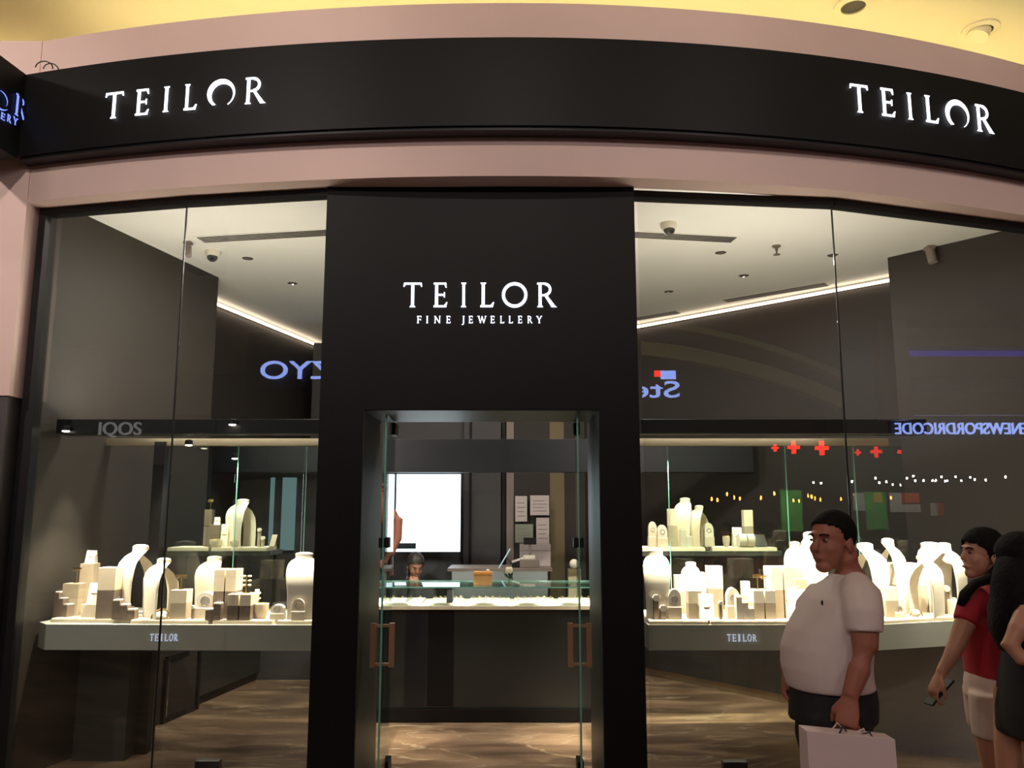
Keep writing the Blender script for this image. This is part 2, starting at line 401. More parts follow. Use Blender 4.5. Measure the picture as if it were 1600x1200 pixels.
# ------------------------------------------------------------------ letters
def ring(c, ro, ri, off=(0, 0), a0=0, a1=360, n=28, sx=1.0):
    out = []
    for i in range(n):
        t0 = R(a0 + (a1 - a0) * i / n); t1 = R(a0 + (a1 - a0) * (i + 1) / n)
        P = lambda t, r, o: (c[0] + sx * r * math.cos(t) + o[0], c[1] + r * math.sin(t) + o[1])
        out.append([P(t0, ri, off), P(t0, ro, (0, 0)), P(t1, ro, (0, 0)), P(t1, ri, off)])
    return out
def rc(x0, x1, y0, y1): return [(x0, y0), (x1, y0), (x1, y1), (x0, y1)]
def ser(x0, x1, y, up=1, h=.035): return [(x0 - .06, y), (x1 + .06, y), (x1 + .05, y + up * h * .6), (x1, y + up * h * 2.2), (x0, y + up * h * 2.2), (x0 - .05, y + up * h * .6)]
def glyph(ch, crescent=False):
    S = .12
    if ch == 'I': return [rc(.1, .1 + S, .05, .95), ser(.1, .1 + S, 0), ser(.1, .1 + S, 1, -1)], .33
    if ch == 'T': return [rc(.33, .33 + S, .05, .97), ser(.33, .33 + S, 0), rc(.02, .76, .925, 1), [(0, .84), (.04, .84), (.09, .94), (.02, 1)], [(.78, .84), (.74, .84), (.69, .94), (.76, 1)]], .78
    if ch == 'L': return [rc(.1, .1 + S, .05, .95), ser(.1, .1 + S, 1, -1), rc(.04, .56, 0, .075), [(.56, 0), (.62, .2), (.575, .2), (.47, .07)]], .62
    if ch in 'EF':
        g = [rc(.1, .1 + S, .03, .97), rc(.04, .56, .93, 1), [(.56, 1), (.58, .8), (.54, .8), (.48, .94)], rc(.2, .47, .47, .54), [(.47, .4), (.51, .4), (.51, .61), (.47, .61)]]
        g += [rc(.04, .58, 0, .07), [(.56, 0), (.62, .2), (.58, .2), (.48, .07)]] if ch == 'E' else [ser(.1, .1 + S, 0)]
        return g, .62
    if ch == 'O':
        if crescent: return ring((.5, .5), .52, .41, (.05, -.07), -58, 235, 40), 1.02
        return ring((.5, .5), .52, .40, (0, 0), 0, 360, 36), 1.02
    if ch == 'R': return [rc(.1, .1 + S, .05, .95), ser(.1, .1 + S, 0), rc(.04, .38, .93, 1), rc(.2, .38, .45, .52), [(.34, .47), (.46, .47), (.80, .04), (.86, 0), (.64, 0)]] + ring((.36, .725), .275, .175, (0, 0), -90, 90, 14), .86
    if ch == 'N': return [rc(.1, .18, .03, 1), ser(.1, .18, 0), [(.04, 1), (.2, 1), (.78, 0), (.66, 0)], rc(.68, .76, 0, .97), ser(.68, .76, 1, -1)], .84
    if ch == 'J': return [rc(.2, .2 + S, .0, .95), ser(.2, .2 + S, 1, -1), [(.2, .02), (.325, .02), (.26, -.18), (.06, -.26), (.05, -.2), (.16, -.12)]], .40
    if ch == 'W': return [[(.08, .97), (.2, .97), (.38, 0), (.31, 0)], [(.31, 0), (.38, 0), (.56, .97), (.49, .97)], [(.47, .97), (.59, .97), (.78, 0), (.71, 0)], [(.71, 0), (.78, 0), (1.0, .97), (.93, .97)], rc(0, .26, .95, 1), rc(.86, 1.06, .95, 1)], 1.06
    if ch == 'Y': return [rc(.33, .44, .05, .48), ser(.33, .44, 0), [(.06, .97), (.2, .97), (.42, .48), (.34, .44)], [(.6, .97), (.69, .97), (.44, .46), (.36, .48)], rc(0, .24, .95, 1), rc(.54, .76, .95, 1)], .76
def letter_mesh(ch, w, h, d, m, parent, crescent=False):
    polys, adv = glyph(ch, crescent); mb = MB()
    for i, p in enumerate(polys):
        q = [((x / adv - .5) * w, y * h) for x, y in p]
        a = [mb.bm.verts.new((x, 0, y)) for x, y in q]; b = [mb.bm.verts.new((x, -d, y)) for x, y in q]; n = len(q)
        mb.bm.faces.new(a); mb.bm.faces.new(b[::-1])
        for k in range(n): mb.bm.faces.new((a[k], b[k], b[(k + 1) % n], a[(k + 1) % n]))
    return mb.build('letter', m, parent)

# ------------------------------------------------------------------ fascia sign boards
fas = thing('fascia_sign', 'long curved black fascia board over the shop with two lit white name signs', 'shop sign', (0, 4.6, 3.88))
b = arc_slab(4.57, 4.69, -3.16, 5.0, 3.90, 4.46, 60).xf(Matrix.Translation((0, -4.6, -3.88))).build('board', M['black'], fas, smooth='auto')
arc_slab(4.59, 4.69, -3.16, 5.0, 3.88, 3.90, 60).xf(Matrix.Translation((0, -4.6, -3.88))).build('bottom_lip', M['blackm'], fas, smooth='auto')
def fascia_word(spec, m):
    for ch, x0, x1, yt, yb in spec:
        px = (x0 + x1) / 2; pb = on_arc(px, yb, 4.562); pt = on_arc(px, yt, 4.562)
        pl = on_arc(x0, yb, 4.562); pr = on_arc(x1, yb, 4.562)
        o = letter_mesh(ch, (pr - pl).length, pt.z - pb.z, .005, m, fas, crescent=(ch == 'O'))
        o.location = pb - Vector((0, 4.6, 3.88)); o.rotation_euler = (0, 0, math.atan2(pr.y - pl.y, pr.x - pl.x))
fascia_word([('T', 163, 191, 145, 185), ('E', 210, 232, 140, 180), ('I', 253, 265, 136, 175), ('L', 286, 307, 132, 172), ('O', 324, 366, 125, 167), ('R', 381, 415, 121, 162)], M['sign_w'])
fascia_word([('T', 1330, 1358, 133, 176), ('E', 1377, 1399, 139, 182), ('I', 1418, 1428, 146, 187), ('L', 1446, 1467, 151, 192), ('O', 1480, 1515, 158, 200), ('R', 1526, 1553, 166, 207)], M['sign_w'])
# return board on the left, running towards the viewer
P1 = Vector((-3.16, arc(4.57, -3.16), 0)); P0 = atz(0, 86, 4.46); P0.z = 0; tdir = (P0 - P1).normalized(); P2 = P1 + tdir * 2.2
nrm = Vector((tdir.y, -tdir.x, 0)); nrm = nrm if nrm.x > 0 else -nrm
rs = thing('return_sign', 'black sign board turning the corner at the far left with blue outlined letters', 'shop sign', (P1.x, P1.y, 3.88))
MB().prism([((0), (0)), (tdir.x * 2.2, tdir.y * 2.2), (tdir.x * 2.2 - nrm.x * .3, tdir.y * 2.2 - nrm.y * .3), (-nrm.x * .3, -nrm.y * .3)], .0, .58).build('board', M['black'], rs)
angb = math.atan2(-tdir.y, -tdir.x)
def onboard(px, py):
    n = nrm; r = ray(px, py); o = Vector((0, 0, EYE)); k = (P1 + nrm * .012 - o).dot(n) / r.dot(n); return o + r * k
for ch, x0, x1, yt, yb, mm in (('O', -17, 14, 137, 170, 'sign_b'), ('R', 21, 41, 149, 184, 'sign_b'), ('E', 0, 7, 176, 187, 'sign_b'), ('R', 10, 17, 179, 191, 'sign_b'), ('Y', 19, 27, 183, 195, 'sign_b')):
    pb = onboard((x0 + x1) / 2, yb); pt = onboard((x0 + x1) / 2, yt); pl = onboard(x0, yb); pr = onboard(x1, yb)
    o = letter_mesh(ch, (Vector((pr.x - pl.x, pr.y - pl.y, 0))).length, pt.z - pb.z, .004, M[mm], rs)
    o.location = pb - Vector((P1.x, P1.y, 3.88)); o.rotation_euler = (0, 0, angb)
    if ch in 'OR' and yt < 172:                         # dark face in front, only the outline glows
        o2 = letter_mesh(ch, (Vector((pr.x - pl.x, pr.y - pl.y, 0))).length * .86, (pt.z - pb.z) * .93, .012, M['blackm'], o)
        o2.location = (0, -.012, (pt.z - pb.z) * .035); o2.name = 'letter_face'
cw = atz(66, 106, 4.48)
tag(MB().torus((cw.x, cw.y + .02, 4.49), .05, .004, (1, .2, 0), (0, .1, 1), 20, 6, 0, math.pi).torus((cw.x + .04, cw.y + .03, 4.48), .045, .004, (1, .2, 0), (0, -.1, 1), 20, 6, .2, math.pi - .1).build('cable', M['blackm']), 'thin looped cable standing on the top left corner of the fascia board', 'cable')

# centre sign
cs = thing('portal_sign', 'lit white name sign with smaller line of letters on the black portal', 'shop sign', (0, PF, 2.6))
def flat_word(spec, yt, yb, m, Y, parent, d=.005):
    off = parent.location
    for ch, x0, x1 in spec:
        pb = at((x0 + x1) / 2, yb, Y); pt = at((x0 + x1) / 2, yt, Y); pl = at(x0, yb, Y); pr = at(x1, yb, Y)
        o = letter_mesh(ch, pr.x - pl.x, pt.z - pb.z, d, m, parent); o.location = pb - off
flat_word([('T', 630, 659), ('E', 676, 699), ('I', 719, 730), ('L', 749, 772), ('O', 785, 824), ('R', 838, 870)], 442, 480, M['sign_c'], PF - .002, cs)
flat_word([('F', 651, 659), ('I', 665.5, 669.5), ('N', 678, 688.5), ('E', 697, 704), ('J', 721, 726), ('E', 732, 739), ('W', 746, 760), ('E', 766, 773), ('L', 781, 788), ('L', 794.5, 801.5), ('E', 809, 816), ('R', 824, 832), ('Y', 838, 847)], 494, 505, M['sign_c'], PF - .002, cs, .004)

# ------------------------------------------------------------------ mall ceiling downlights
for px, py, lab in ((1333, 8, 'white rimmed recessed downlight with dark round opening, upper one in the yellow ceiling'), (1532, 45, 'white gimbal downlight near the top right corner of the yellow ceiling')):
    c = atz(px, py, 5.22); d = thing('recessed_downlight', lab, 'ceiling light', c, 0)
    MB().lathe([(.13, 0), (.13, -.012), (.10, -.02), (.085, -.02), (.085, 0)]).build('rim', M['cove'], d, smooth='auto')
    if px < 1400: MB().lathe([(.082, -.004), (.082, -.008), (.05, -.008)]).build('shadow', M['stone'], d)  # flat dark disc, its colour stands in for the shade inside the hole
    else:
        MB().lathe([(.06, -.07), (.075, -.07), (.075, 0), (.06, 0)]).xf(Matrix.Rotation(R(22), 4, 'Y')).build('gimbal', M['cove'], d, smooth='auto')

# ------------------------------------------------------------------ shop ceiling fittings
def grille(p, q, lab):
    p = atz(*p, CZ); q = atz(*q, CZ); d = thing('ceiling_grille', lab, 'air grille', p)
    v = q - p; t = v.normalized(); n = Vector((-t.y, t.x, 0))
    MB().bar((0, 0, -.002), tuple(v), .15, .006).build('frame', M['ceil'], d)
    for i in range(4):
        o = n * (-.051 + .034 * i)
        MB().bar(tuple(o + Vector((0, 0, -.006)) + t * .02), tuple(v + o - t * .02 + Vector((0, 0, -.006))), .013, .008).build('slot', M['stone'], d)
grille((310, 374), (520, 362), 'long slotted air grille in the shop ceiling seen in the left window')
grille((960, 364), (1150, 374), 'long slotted air grille in the shop ceiling beside the portal on the right')
grille((1130, 470), (1295, 443), 'slotted grille parallel to the light line, behind the right window')
grille((960, 503), (1062, 487), 'short slotted grille above the light line close to the portal')
for px, py, lab in ((387, 403, 'small recessed ceiling spot right of the dome camera'), (457, 442, 'small recessed ceiling spot nearest the portal in the left window'), (1126, 394, 'small recessed spot under the long right grille'), (1162, 430, 'small ceiling spot below the sprinkler'), (1045, 455, 'small ceiling spot nearest the portal in the right window'), (1301, 398, 'small ceiling spot at the glass joint in the right window')):
    c = atz(px, py, CZ); d = thing('ceiling_spot', lab, 'ceiling light', c)
    MB().lathe([(.045, 0), (.045, -.006), (.034, -.01), (.03, -.002)]).build('trim_ring', M['silver'], d, smooth='auto')
    MB().lathe([(.03, -.001), (.03, -.004), (.01, -.004)]).build('lens', M['darkb'], d)
for px, py, lab, s in ((333, 398, 'white dome security camera on the shop ceiling in the left window', 1), (1045, 355, 'white dome camera beside the grille in the right window', -1)):
    c = atz(px, py - 6, CZ); d = thing('dome_camera', lab, 'camera', c)
    MB().lathe([(.06, 0), (.062, -.025), (.05, -.05), (.04, -.05)]).build('housing', M['white'], d, smooth='auto')
    MB().ell((0, -.01, -.055), .042, .042, .04).build('dome', M['greyp'], d, smooth=True)
    MB().ell((.01, -.035, -.075), .016, .016, .016).build('lens', M['blackm'], d, smooth=True)
c = atz(294, 378, CZ); d = thing('wall_camera', 'pale bullet camera on a bracket left of the dome camera', 'camera', c)
MB().box(-.03, .03, -.03, .03, -.02, 0, .004).build('bracket', M['taupe'], d)
MB().loft([((0, 0, -.02), .018, .018), ((.015, -.02, -.06), .024, .024), ((.03, -.05, -.13), .024, .024)], 12).build('body', M['taupe'], d, smooth='auto')
c = atz(1213, 384, CZ); d = thing('sprinkler', 'small dark metal sprinkler head on the shop ceiling right of the grille', 'sprinkler', c)
MB().lathe([(.035, 0), (.03, -.01), (.012, -.012), (.012, -.04)]).build('body', M['darkb'], d, smooth='auto')
MB().lathe([(.006, -.035), (.006, -.07), (.028, -.071), (.028, -.075)]).build('deflector', M['darkb'], d, smooth='auto')
c = atz(1452, 385, CZ); d = thing('track_spotlight', 'beige track spotlight hanging at the right end of the shop ceiling', 'ceiling light', c)
MB().box(-.03, .03, -.04, .04, -.03, 0, .004).build('base', M['taupe'], d)
MB().loft([((0, 0, -.02), .035, .035), ((.01, -.02, -.14), .035, .035)], 14).build('body', M['taupe'], d, smooth='auto')

# ------------------------------------------------------------------ display cases behind the two windows
CT = .945
def case(name, label, poly, px0, px1, logo, left):
    r = thing(name, label, 'display case')
    MB().prism(poly, CT - .14, CT).build('counter', M['fasciac'], r)
    return r
def case_extras(r, Yb, xa, xb, panes, shelf):
    # light box, rail, glass back, shelf
    zt = at(750, 655, 5.45).z; zb = at(750, 680, 5.45).z
    MB().box(xa, xb, 5.45, 5.62, zb + .01, zt, .003).build('light_box', M['blackm'], r)
    z2 = at(750, 688, 5.9).z
    MB().box(xa, xb, Yb - .03, Yb + .03, z2 - .03, z2 + .025, .003).build('top_rail', M['rail'], r)
    for a, b in panes:
        MB().box(a, b, Yb - .004, Yb + .004, CT, z2 - .03).build('glass_panel', M['cglass'], r)
        MB().box(a - .004, a + .001, Yb - .0045, Yb + .0045, CT, z2 - .03).build('glass_edge', M['green_edge'], r)
    a, b, y0, y1, z = shelf
    MB().box(a, b, y0, y1, z - .035, z, .003).build('shelf', M['counterd'], r)
    for x in (a + .05, b - .05): MB().box(x - .012, x + .012, y1 - .03, y1 - .006, CT, z - .035).build('shelf_post', M['blackm'], r)

SZ = 1.37
lc = thing('display_case', 'left window display case with grey front, glass back and raised shelf', 'display case')
MB().prism([(-3.06, 5.52), (-2.95, 5.40), (-1.2, 5.36), (-1.2, 6.2), (-2.9, 6.35)], CT - .155, CT).build('counter', M['fasciac'], lc)
case_extras(lc, 6.05, -3.02, -1.25, ((-2.55, -2.02), (-2.0, -1.52), (-1.5, -1.28)), (-2.52, -1.75, 6.08, 6.42, SZ))
MB().box(-2.60, -2.52, 6.0, 6.08, 0, at(262, 690, 6.0).z).build('post', M['blackm'], lc)
MB().box(-2.95, -2.6, 5.85, 6.3, 0, CT - .155).build('support', M['counterd'], lc)
rc_ = thing('display_case', 'right window display case with grey front, glass back and raised shelf', 'display case')
MB().prism([(.86, 5.38), (2.3, 5.38), (3.35, 5.72), (3.2, 6.45), (2.3, 6.25), (.86, 6.2)], CT - .155, CT).build('counter', M['fasciac'], rc_)
case_extras(rc_, 6.05, .86, 2.75, ((1.14, 1.98), (2.0, 2.48), (2.5, 2.85)), (.9, 1.95, 6.08, 6.42, SZ))
q0, q1, q2 = atz(1410, 1125, 0), atz(1515, 1165, 0), None
MB().prism([(2.55, 6.15), (3.15, 5.85), (3.35, 6.15), (2.85, 6.55)], 0, CT - .155).build('base_cabinet', M['cabinet'], rc_)
MB().prism([(2.52, 6.13), (3.16, 5.81), (3.17, 5.84), (2.54, 6.16)], CT - .19, CT - .156).build('cabinet_lip', M['rail'], rc_)
for root, x0, x1 in ((lc, 232, 278), (rc_, 1135, 1183)):
    n = 6; w_ = (x1 - x0) / n
    Yl = 5.37 if root is lc else 5.378
    for i, ch in enumerate('TEILOR'):
        a = x0 + w_ * i; pb = at(a + w_ / 2, 1002, Yl); pt = at(a + w_ / 2, 991, Yl)
        o = letter_mesh(ch, (at(a + w_ * .8, 1000, Yl).x - at(a + w_ * .05, 1000, Yl).x), pt.z - pb.z, .008, M['sign_s'], root)
        yy = Yl - .004 if root is rc_ else 5.40 - .04 / 1.75 * (pb.x + 2.95) - .002
        o.location = (pb.x, yy, pb.z)

# vitrine lamps: small spot heads under the light boxes
def head(px, py, Y, lab, power, tgt, ang=70):
    c = at(px, py, Y); d = thing('display_spotlight', lab, 'spotlight', c)
    MB().lathe([(.018, .035), (.026, .03), (.028, .0), (.024, 0)], n=16).build('housing', M['blackm'], d, smooth='auto')
    MB().lathe([(.022, .002), (.022, -.006), (.008, -.009)], n=16).build('lens', M['lamp'], d)
    if power: spot('display_spot_beam', c + Vector((0, 0, -.03)), tgt, power, (1, .88, .66), ang, .7, .02)
ZL = at(750, 676, 5.5).z
head(103, 673, 5.42, 'small bright spotlight on the dark band at the far left of the left window', 0, None)
head(363, 663, 5.42, 'bright oval spotlight on the dark band above the left upper shelf', 0, None)
head(295, 695, 5.9, 'small spotlight under the band beside the black post', 0, None)
head(367, 716, 6.3, 'small spotlight below the band above the tallest shelf bust', 0, None)
for x, t, p in ((-2.85, (-3.05, 5.75, 1.2), 16),):
    spot('wall_washer', (-2.86, 5.62, 2.12), (-3.0, 5.72, .9), 60, (1, .88, .66), 44, .8, .01)
for x in (-2.72, -2.35, -2.0, -1.62, -1.32): spot('case_spot', (x, 5.42, 2.14), (x, 5.62, .93), 190, (1, .87, .66), 62, .5, .015)
for x in (-2.35, -1.95): spot('shelf_spot', (x, 5.9, 2.13), (x, 6.25, SZ), 60, (1, .87, .66), 60, .6, .015)
for x in (.98, 1.25, 1.55, 1.85, 2.15, 2.45, 2.75): spot('case_spot', (x, 5.42, 2.14), (x + .05, 5.68, .93), 200, (1, .88, .66), 66, .5, .015)
spot('case_spot', (3.05, 5.5, 2.14), (3.1, 5.8, .93), 190, (1, .88, .66), 66, .5, .015)
for x in (1.1, 1.45, 1.8): spot('shelf_spot', (x, 5.9, 2.13), (x, 6.25, SZ), 60, (1, .87, .66), 60, .6, .015)

# ------------------------------------------------------------------ jewellery displays
def bust(t, w, h, m, neck=None):
    # front drape, back leg and neck of a necklace stand; front faces -Y
    s = h; mb = MB(); X = (1, 0, 0)
    def sec(y, z, rx, th, ang):                        # section plane spanned by X and a tilted normal
        return ((0, y * s, z * s), rx * w, th * s, X, (0, math.cos(ang), math.sin(ang)))
    fr = [sec(-.19, 0, .42, .016, 0), sec(-.20, .15, .42, .018, 0), sec(-.205, .38, .43, .02, 0), sec(-.205, .50, .46, .024, .12), sec(-.195, .64, .495, .03, .3), sec(-.165, .745, .49, .036, .65), sec(-.115, .81, .46, .046, .95), sec(-.06, .85, .39, .06, .9), sec(-.02, .88, .30, .075, .4), sec(.0, .91, .265, .085, .1), sec(.005, .94, .27, .088, 0), sec(.005, .96, .278, .09, -.12)]
    mb.loft(fr, 20, sq=.75)
    bk = [sec(.20, 0, .34, .016, 0), sec(.205, .2, .34, .018, 0), sec(.20, .42, .35, .02, .1), sec(.165, .6, .36, .024, -.5), sec(.09, .74, .33, .03, -.9), sec(.02, .82, .22, .04, -.9)]
    mb.loft(bk, 16, sq=.75)
    mb.ell((0, .005 * s, .965 * s), .275 * w, .09 * s, .03 * s, 20)
    mb.build('form', m, t, smooth='auto')
    if neck:
        c = MB(); pts = []
        for i in range(15):
            a = math.pi * i / 14; x = math.cos(a) * .27 * w; z = (.80 - math.sin(a) * .30) * s; pts.append((x, -.178 * s - .004 if z < .62 * s else (-.10 - (.80 - z / s) * .45) * s - .012, z))
        c.tube(pts, .0022, 6).build('necklace', neck, t, smooth=True)
def block(t, w, h, d=None, m='taupeb', top='cream', split=False):
    d = d or w
    g = .004 if split else 0; k = 2 if split else 1
    for i in range(k):
        a = -w / 2 + i * (w / 2 + g); b = a + w / k - g
        if h > .09:  # shadow line at mid height put into the two halves' colours
            MB().box(a, b, -d / 2, d / 2, 0, h * .55, .0015).build('base_half', M[m], t)
            MB().box(a, b, -d / 2, d / 2, h * .55 + .0005, h, .0015).build('upper_half', M[top], t)
        else:
            MB().box(a, b, -d / 2, d / 2, 0, h, .0015).build('body', M[top], t)
def stand_T(t, w, h, m='gold', jew='gold'):
    MB().lathe([(w * .3, 0), (w * .3, .004), (.003, .006), (.0025, h - .006)], n=12).build('stem', M[m], t, smooth='auto')
    MB().box(-w / 2, w / 2, -.004, .004, h - .008, h, .001).build('crossbar', M[m], t)
    e = MB()
    for x in (-w * .42, -w * .2, w * .2, w * .42): e.torus((x, -.005, h - .016), .006, .0013, (1, 0, 0), (0, 0, 1), 12, 5)
    e.build('earrings', M[jew], t, smooth=True)
def dome(t, w, h, m='white'):
    MB().box(-w / 2, w / 2, -w * .4, w * .4, 0, h * .42, .003).build('base', M['cream'], t)
    mb = MB(); n = 12; pf = [(-w * .46, 0)] + [(-w * .46 * math.cos(math.pi * i / n), h * .32 * math.sin(math.pi * i / n) + h * .26) for i in range(n + 1)] + [(w * .46, 0)]
    a = [mb.bm.verts.new((x, -w * .3, h * .42 + z)) for x, z in pf]; b = [mb.bm.verts.new((x, w * .3, h * .42 + z)) for x, z in pf]
    mb.bm.faces.new(a); mb.bm.faces.new(b[::-1]); N = len(a)
    for i in range(N): mb.bm.faces.new((a[i], b[i], b[(i + 1) % N], a[(i + 1) % N]))
    mb.build('arched_pad', M[m], t, smooth='auto')
    MB().torus((0, -w * .31, h * .68), w * .22, .002, (1, 0, 0), (0, 0, 1), 16, 5).build('ring', M['silver'], t, smooth=True)
def wedge(t, w, h, m='white'):
    mb = MB(); pf = [(-w * .5, 0), (-w * .12, h * .96), (0, h), (w * .16, h * .97), (w * .5, 0)]
    a = [mb.bm.verts.new((-w / 2, y, z)) for y, z in pf]; b = [mb.bm.verts.new((w / 2, y, z)) for y, z in pf]
    mb.bm.faces.new(a); mb.bm.faces.new(b[::-1]); N = len(a)
    for i in range(N): mb.bm.faces.new((a[i], b[i], b[(i + 1) % N], a[(i + 1) % N]))
    mb.build('pad', M[m], t)
    MB().torus((0, 0, h * .6), w * .56, .0035, (1, 0, 0), (0, .55, .3), 24, 6).build('bracelet', M['gold'], t, smooth=True)
def steps(t, w, h, m='darkb', n=3):
    for i in range(n):
        a = -w / 2 + w * i / n; hh = h * (1 - i / n * .75)
        MB().box(a + .0005, a + w / n - .0005, -.03, .03, 0, hh, .001).build('step', M[m], t)
        MB().box(a + .003, a + w / n - .003, -.026, .026, hh, hh + .008, .002).build('ring_pad', M['white'], t)
        MB().torus((a + w / n / 2, -.01, hh + .014), .009, .002, (1, 0, 0), (0, .5, .85), 14, 5).build('ring', M['silver'], t, smooth=True)
def hexes(t, w, h, m='darkb', n=2):
    for i in range(n):
        x = -w / 2 + w * (i + .5) / n; hh = h * (.9 - .4 * i)
        MB().box(x - w * .18, x + w * .18, -.015, .015, 0, hh - .018, .001).build('post', M[m], t)
        MB().loft([((x, -.02, hh - .012), w * .26, w * .26, (1, 0, 0), (0, 0, 1)), ((x, .01, hh - .012), w * .26, w * .26, (1, 0, 0), (0, 0, 1))], 6).build('ring_head', M['white'], t)
def tree(t, w, h, m='gold'):
    MB().lathe([(w * .4, 0), (w * .4, .004), (.004, .006), (.003, h)], n=10).build('stem', M[m], t, smooth='auto')
    e = MB()
    for i in range(3):
        for s in (-1, 1): e.ell((s * w * .28, 0, h * (.45 + .25 * i)), w * .2, .008, .008, 8)
    e.build('jewels', M['cream'], t, smooth=True)
def coil(t, w, h, m='gold'):
    e = MB()
    for i in range(5): e.torus((0, 0, h * (.1 + .19 * i)), w * .45, .004, (1, 0, 0), (0, 1, .1), 18, 6)
    e.build('spiral', M['cream'], t, smooth=True); MB().lathe([(w * .3, 0), (w * .3, h)], n=12).build('core', M['white'], t)
def dish(t, w, h, m='white'):
    MB().lathe([(w * .3, 0), (w * .5, h * .5), (w * .5, h), (w * .42, h), (w * .3, h * .4)], n=24).build('bowl', M['cream'], t, smooth='auto')
    e = MB()
    for i in range(5): e.torus((w * .2 * math.cos(i * 1.3), w * .15 * math.sin(i * 1.3), h), .009, .002, (1, 0, 0), (0, .8, .5), 12, 5)
    e.build('rings', M['gold'], t, smooth=True)
def cuff(t, w, h, m='gold'):
    MB().torus((0, 0, .002), w / 2, .005, (1, .0, 0), (0, .2, 1), 18, 6, 0, math.pi, ru=1).build('cuff', M['gold'], t, smooth=True)
    MB().ell((0, .01, h * .25), w * .38, .03, h * .3, 12).build('cushion', M['white'], t, smooth=True)
def tilt(t, w, h, m='white'):
    MB().bar((0, -.04, .002), (0, .03, h), w, .008).build('panel', M[m], t)
    MB().bar((0, .03, h * .9), (0, .06, .002), .01, .006).build('prop', M['taupeb'], t)
def log(t, w, h, m='white'):
    MB().loft([((-w / 2, 0, h / 2), h / 2, h / 2), ((w / 2, 0, h / 2), h / 2, h / 2)], 16).build('roll', M[m], t, smooth='auto')
    MB().torus((0, 0, h / 2), h * .53, .003, (0, 1, 0), (0, 0, 1), 16, 5).build('bracelet', M['gold'], t, smooth=True)

def put(kind, name, label, cat, x0, x1, ytop, Y, z, group=None, rz=0, **kw):
    a = at(x0, ytop, Y); b = at(x1, ytop, Y); t = thing(name, label, cat, ((a.x + b.x) / 2, Y, z), R(rz), group)
    h = a.z - z; w = b.x - a.x
    if kind == 'bust': bust(t, w, h, M[kw.get('m', 'white')], M[kw['neck']] if 'neck' in kw else None)
    else: globals()[kind](t, w, h, **kw)
    return t, z + h
def tray(poly, z, label, name='display_tray', m='cream'):
    cx = sum(p[0] for p in poly) / len(poly); cy = sum(p[1] for p in poly) / len(poly)
    t = thing(name, label, 'tray', (cx, cy, z))
    MB().prism([(x - cx, y - cy) for x, y in poly], 0, .020).build('slab', M[m], t)
    MB().prism([((x - cx) * .985, (y - cy) * .97) for x, y in poly], .020, .025).build('liner', M['white'], t)
T = CT + .025
# --- left window trays
tray([(-2.98, 5.50), (-2.45, 5.46), (-2.5, 5.9), (-2.88, 6.0)], CT, 'cream display tray at the far left of the left window')
tray([(-2.43, 5.425), (-1.93, 5.405), (-1.78, 5.9), (-2.44, 5.9)], CT, 'cream tray under the two large pale busts in the left window')
tray([(-1.90, 5.405), (-1.52, 5.395), (-1.38, 5.9), (-1.74, 5.9)], CT, 'cream tray under the paired tall blocks in the left window')
tray([(-1.49, 5.39), (-1.21, 5.385), (-1.21, 5.9), (-1.35, 5.9)], CT, 'cream tray against the portal in the left window')
put('steps', 'ring_riser', 'dark stepped ring riser at the far left tray corner', 'jewellery display', 88, 116, 926, 5.60, T, m='darkb', rz=-20)
_, z = put('block', 'display_block', 'taupe block carrying a gold ring stand, leftmost block of the left window', 'display block', 105, 130, 911, 5.66, T, m='taupeb', top='taupeb')
put('stand_T', 'ring_stand', 'small gold stand on top of the leftmost taupe block', 'jewellery display', 114, 128, 887, 5.66, z)
_, z = put('block', 'display_block', 'tall taupe block with a white wedge on it, left window', 'display block', 131, 152, 880, 5.74, T, m='taupeb', top='taupeb')
put('wedge', 'bracelet_wedge', 'white bracelet wedge on top of the tall taupe block', 'jewellery display', 137, 151, 860, 5.74, z)
_, z = put('block', 'display_block', 'low cream block under a leaning bracelet pad, left window', 'display block', 133, 158, 943, 5.60, T)
put('wedge', 'bracelet_wedge', 'white bracelet pad on the low cream block left of the half shaded block', 'jewellery display', 142, 160, 911, 5.60, z)
put('block', 'display_block', 'tall half shaded block, shade coloured into its lower half, left of the big busts', 'display block', 161, 188, 886, 5.54, T, m='darkb')
put('steps', 'ring_riser', 'dark stepped ring riser in front of the biggest left bust', 'jewellery display', 179, 215, 938, 5.47, T, m='darkb')
put('stand_T', 'earring_stand', 'gold earring stand between the half shaded block and the biggest left bust', 'jewellery display', 184, 198, 916, 5.62, T)
put('bust', 'necklace_bust', 'largest white necklace bust in the left window', 'bust', 190, 250, 850, 5.66, T, rz=-42, neck='silver')
put('bust', 'necklace_bust', 'second white necklace bust, lower and right of the largest left one', 'bust', 229, 284, 871, 5.55, T, rz=-42, neck='gold')
put('cuff', 'bangle', 'gold cuff bangle on a cushion at the tray edge below the second bust', 'jewellery', 237, 266, 951, 5.45, T)
_, z = put('block', 'display_block', 'taupe block with gold earring stand right of the second left bust', 'display block', 272, 297, 921, 5.50, T, m='taupeb')
put('stand_T', 'earring_stand', 'gold earring stand on the taupe block beside the second left bust', 'jewellery display', 275, 292, 898, 5.50, z)
put('hexes', 'ring_head_stand', 'single round white ring head beside the taupe block, left window', 'jewellery display', 297, 308, 943, 5.47, T, n=1)
put('dome', 'arched_ring_box', 'double arched cream ring holder at the foot of the tall paired blocks', 'jewellery display', 309, 341, 925, 5.52, T)
put('steps', 'ring_riser', 'small dark two step ring riser in front of the tall paired blocks', 'jewellery display', 324, 348, 943, 5.44, T, n=2, rz=180)
put('block', 'display_block', 'tall paired blocks with a slot between, shade coloured into the lower half, left window', 'display block', 341, 375, 889, 5.55, T, split=True, m='darkb')
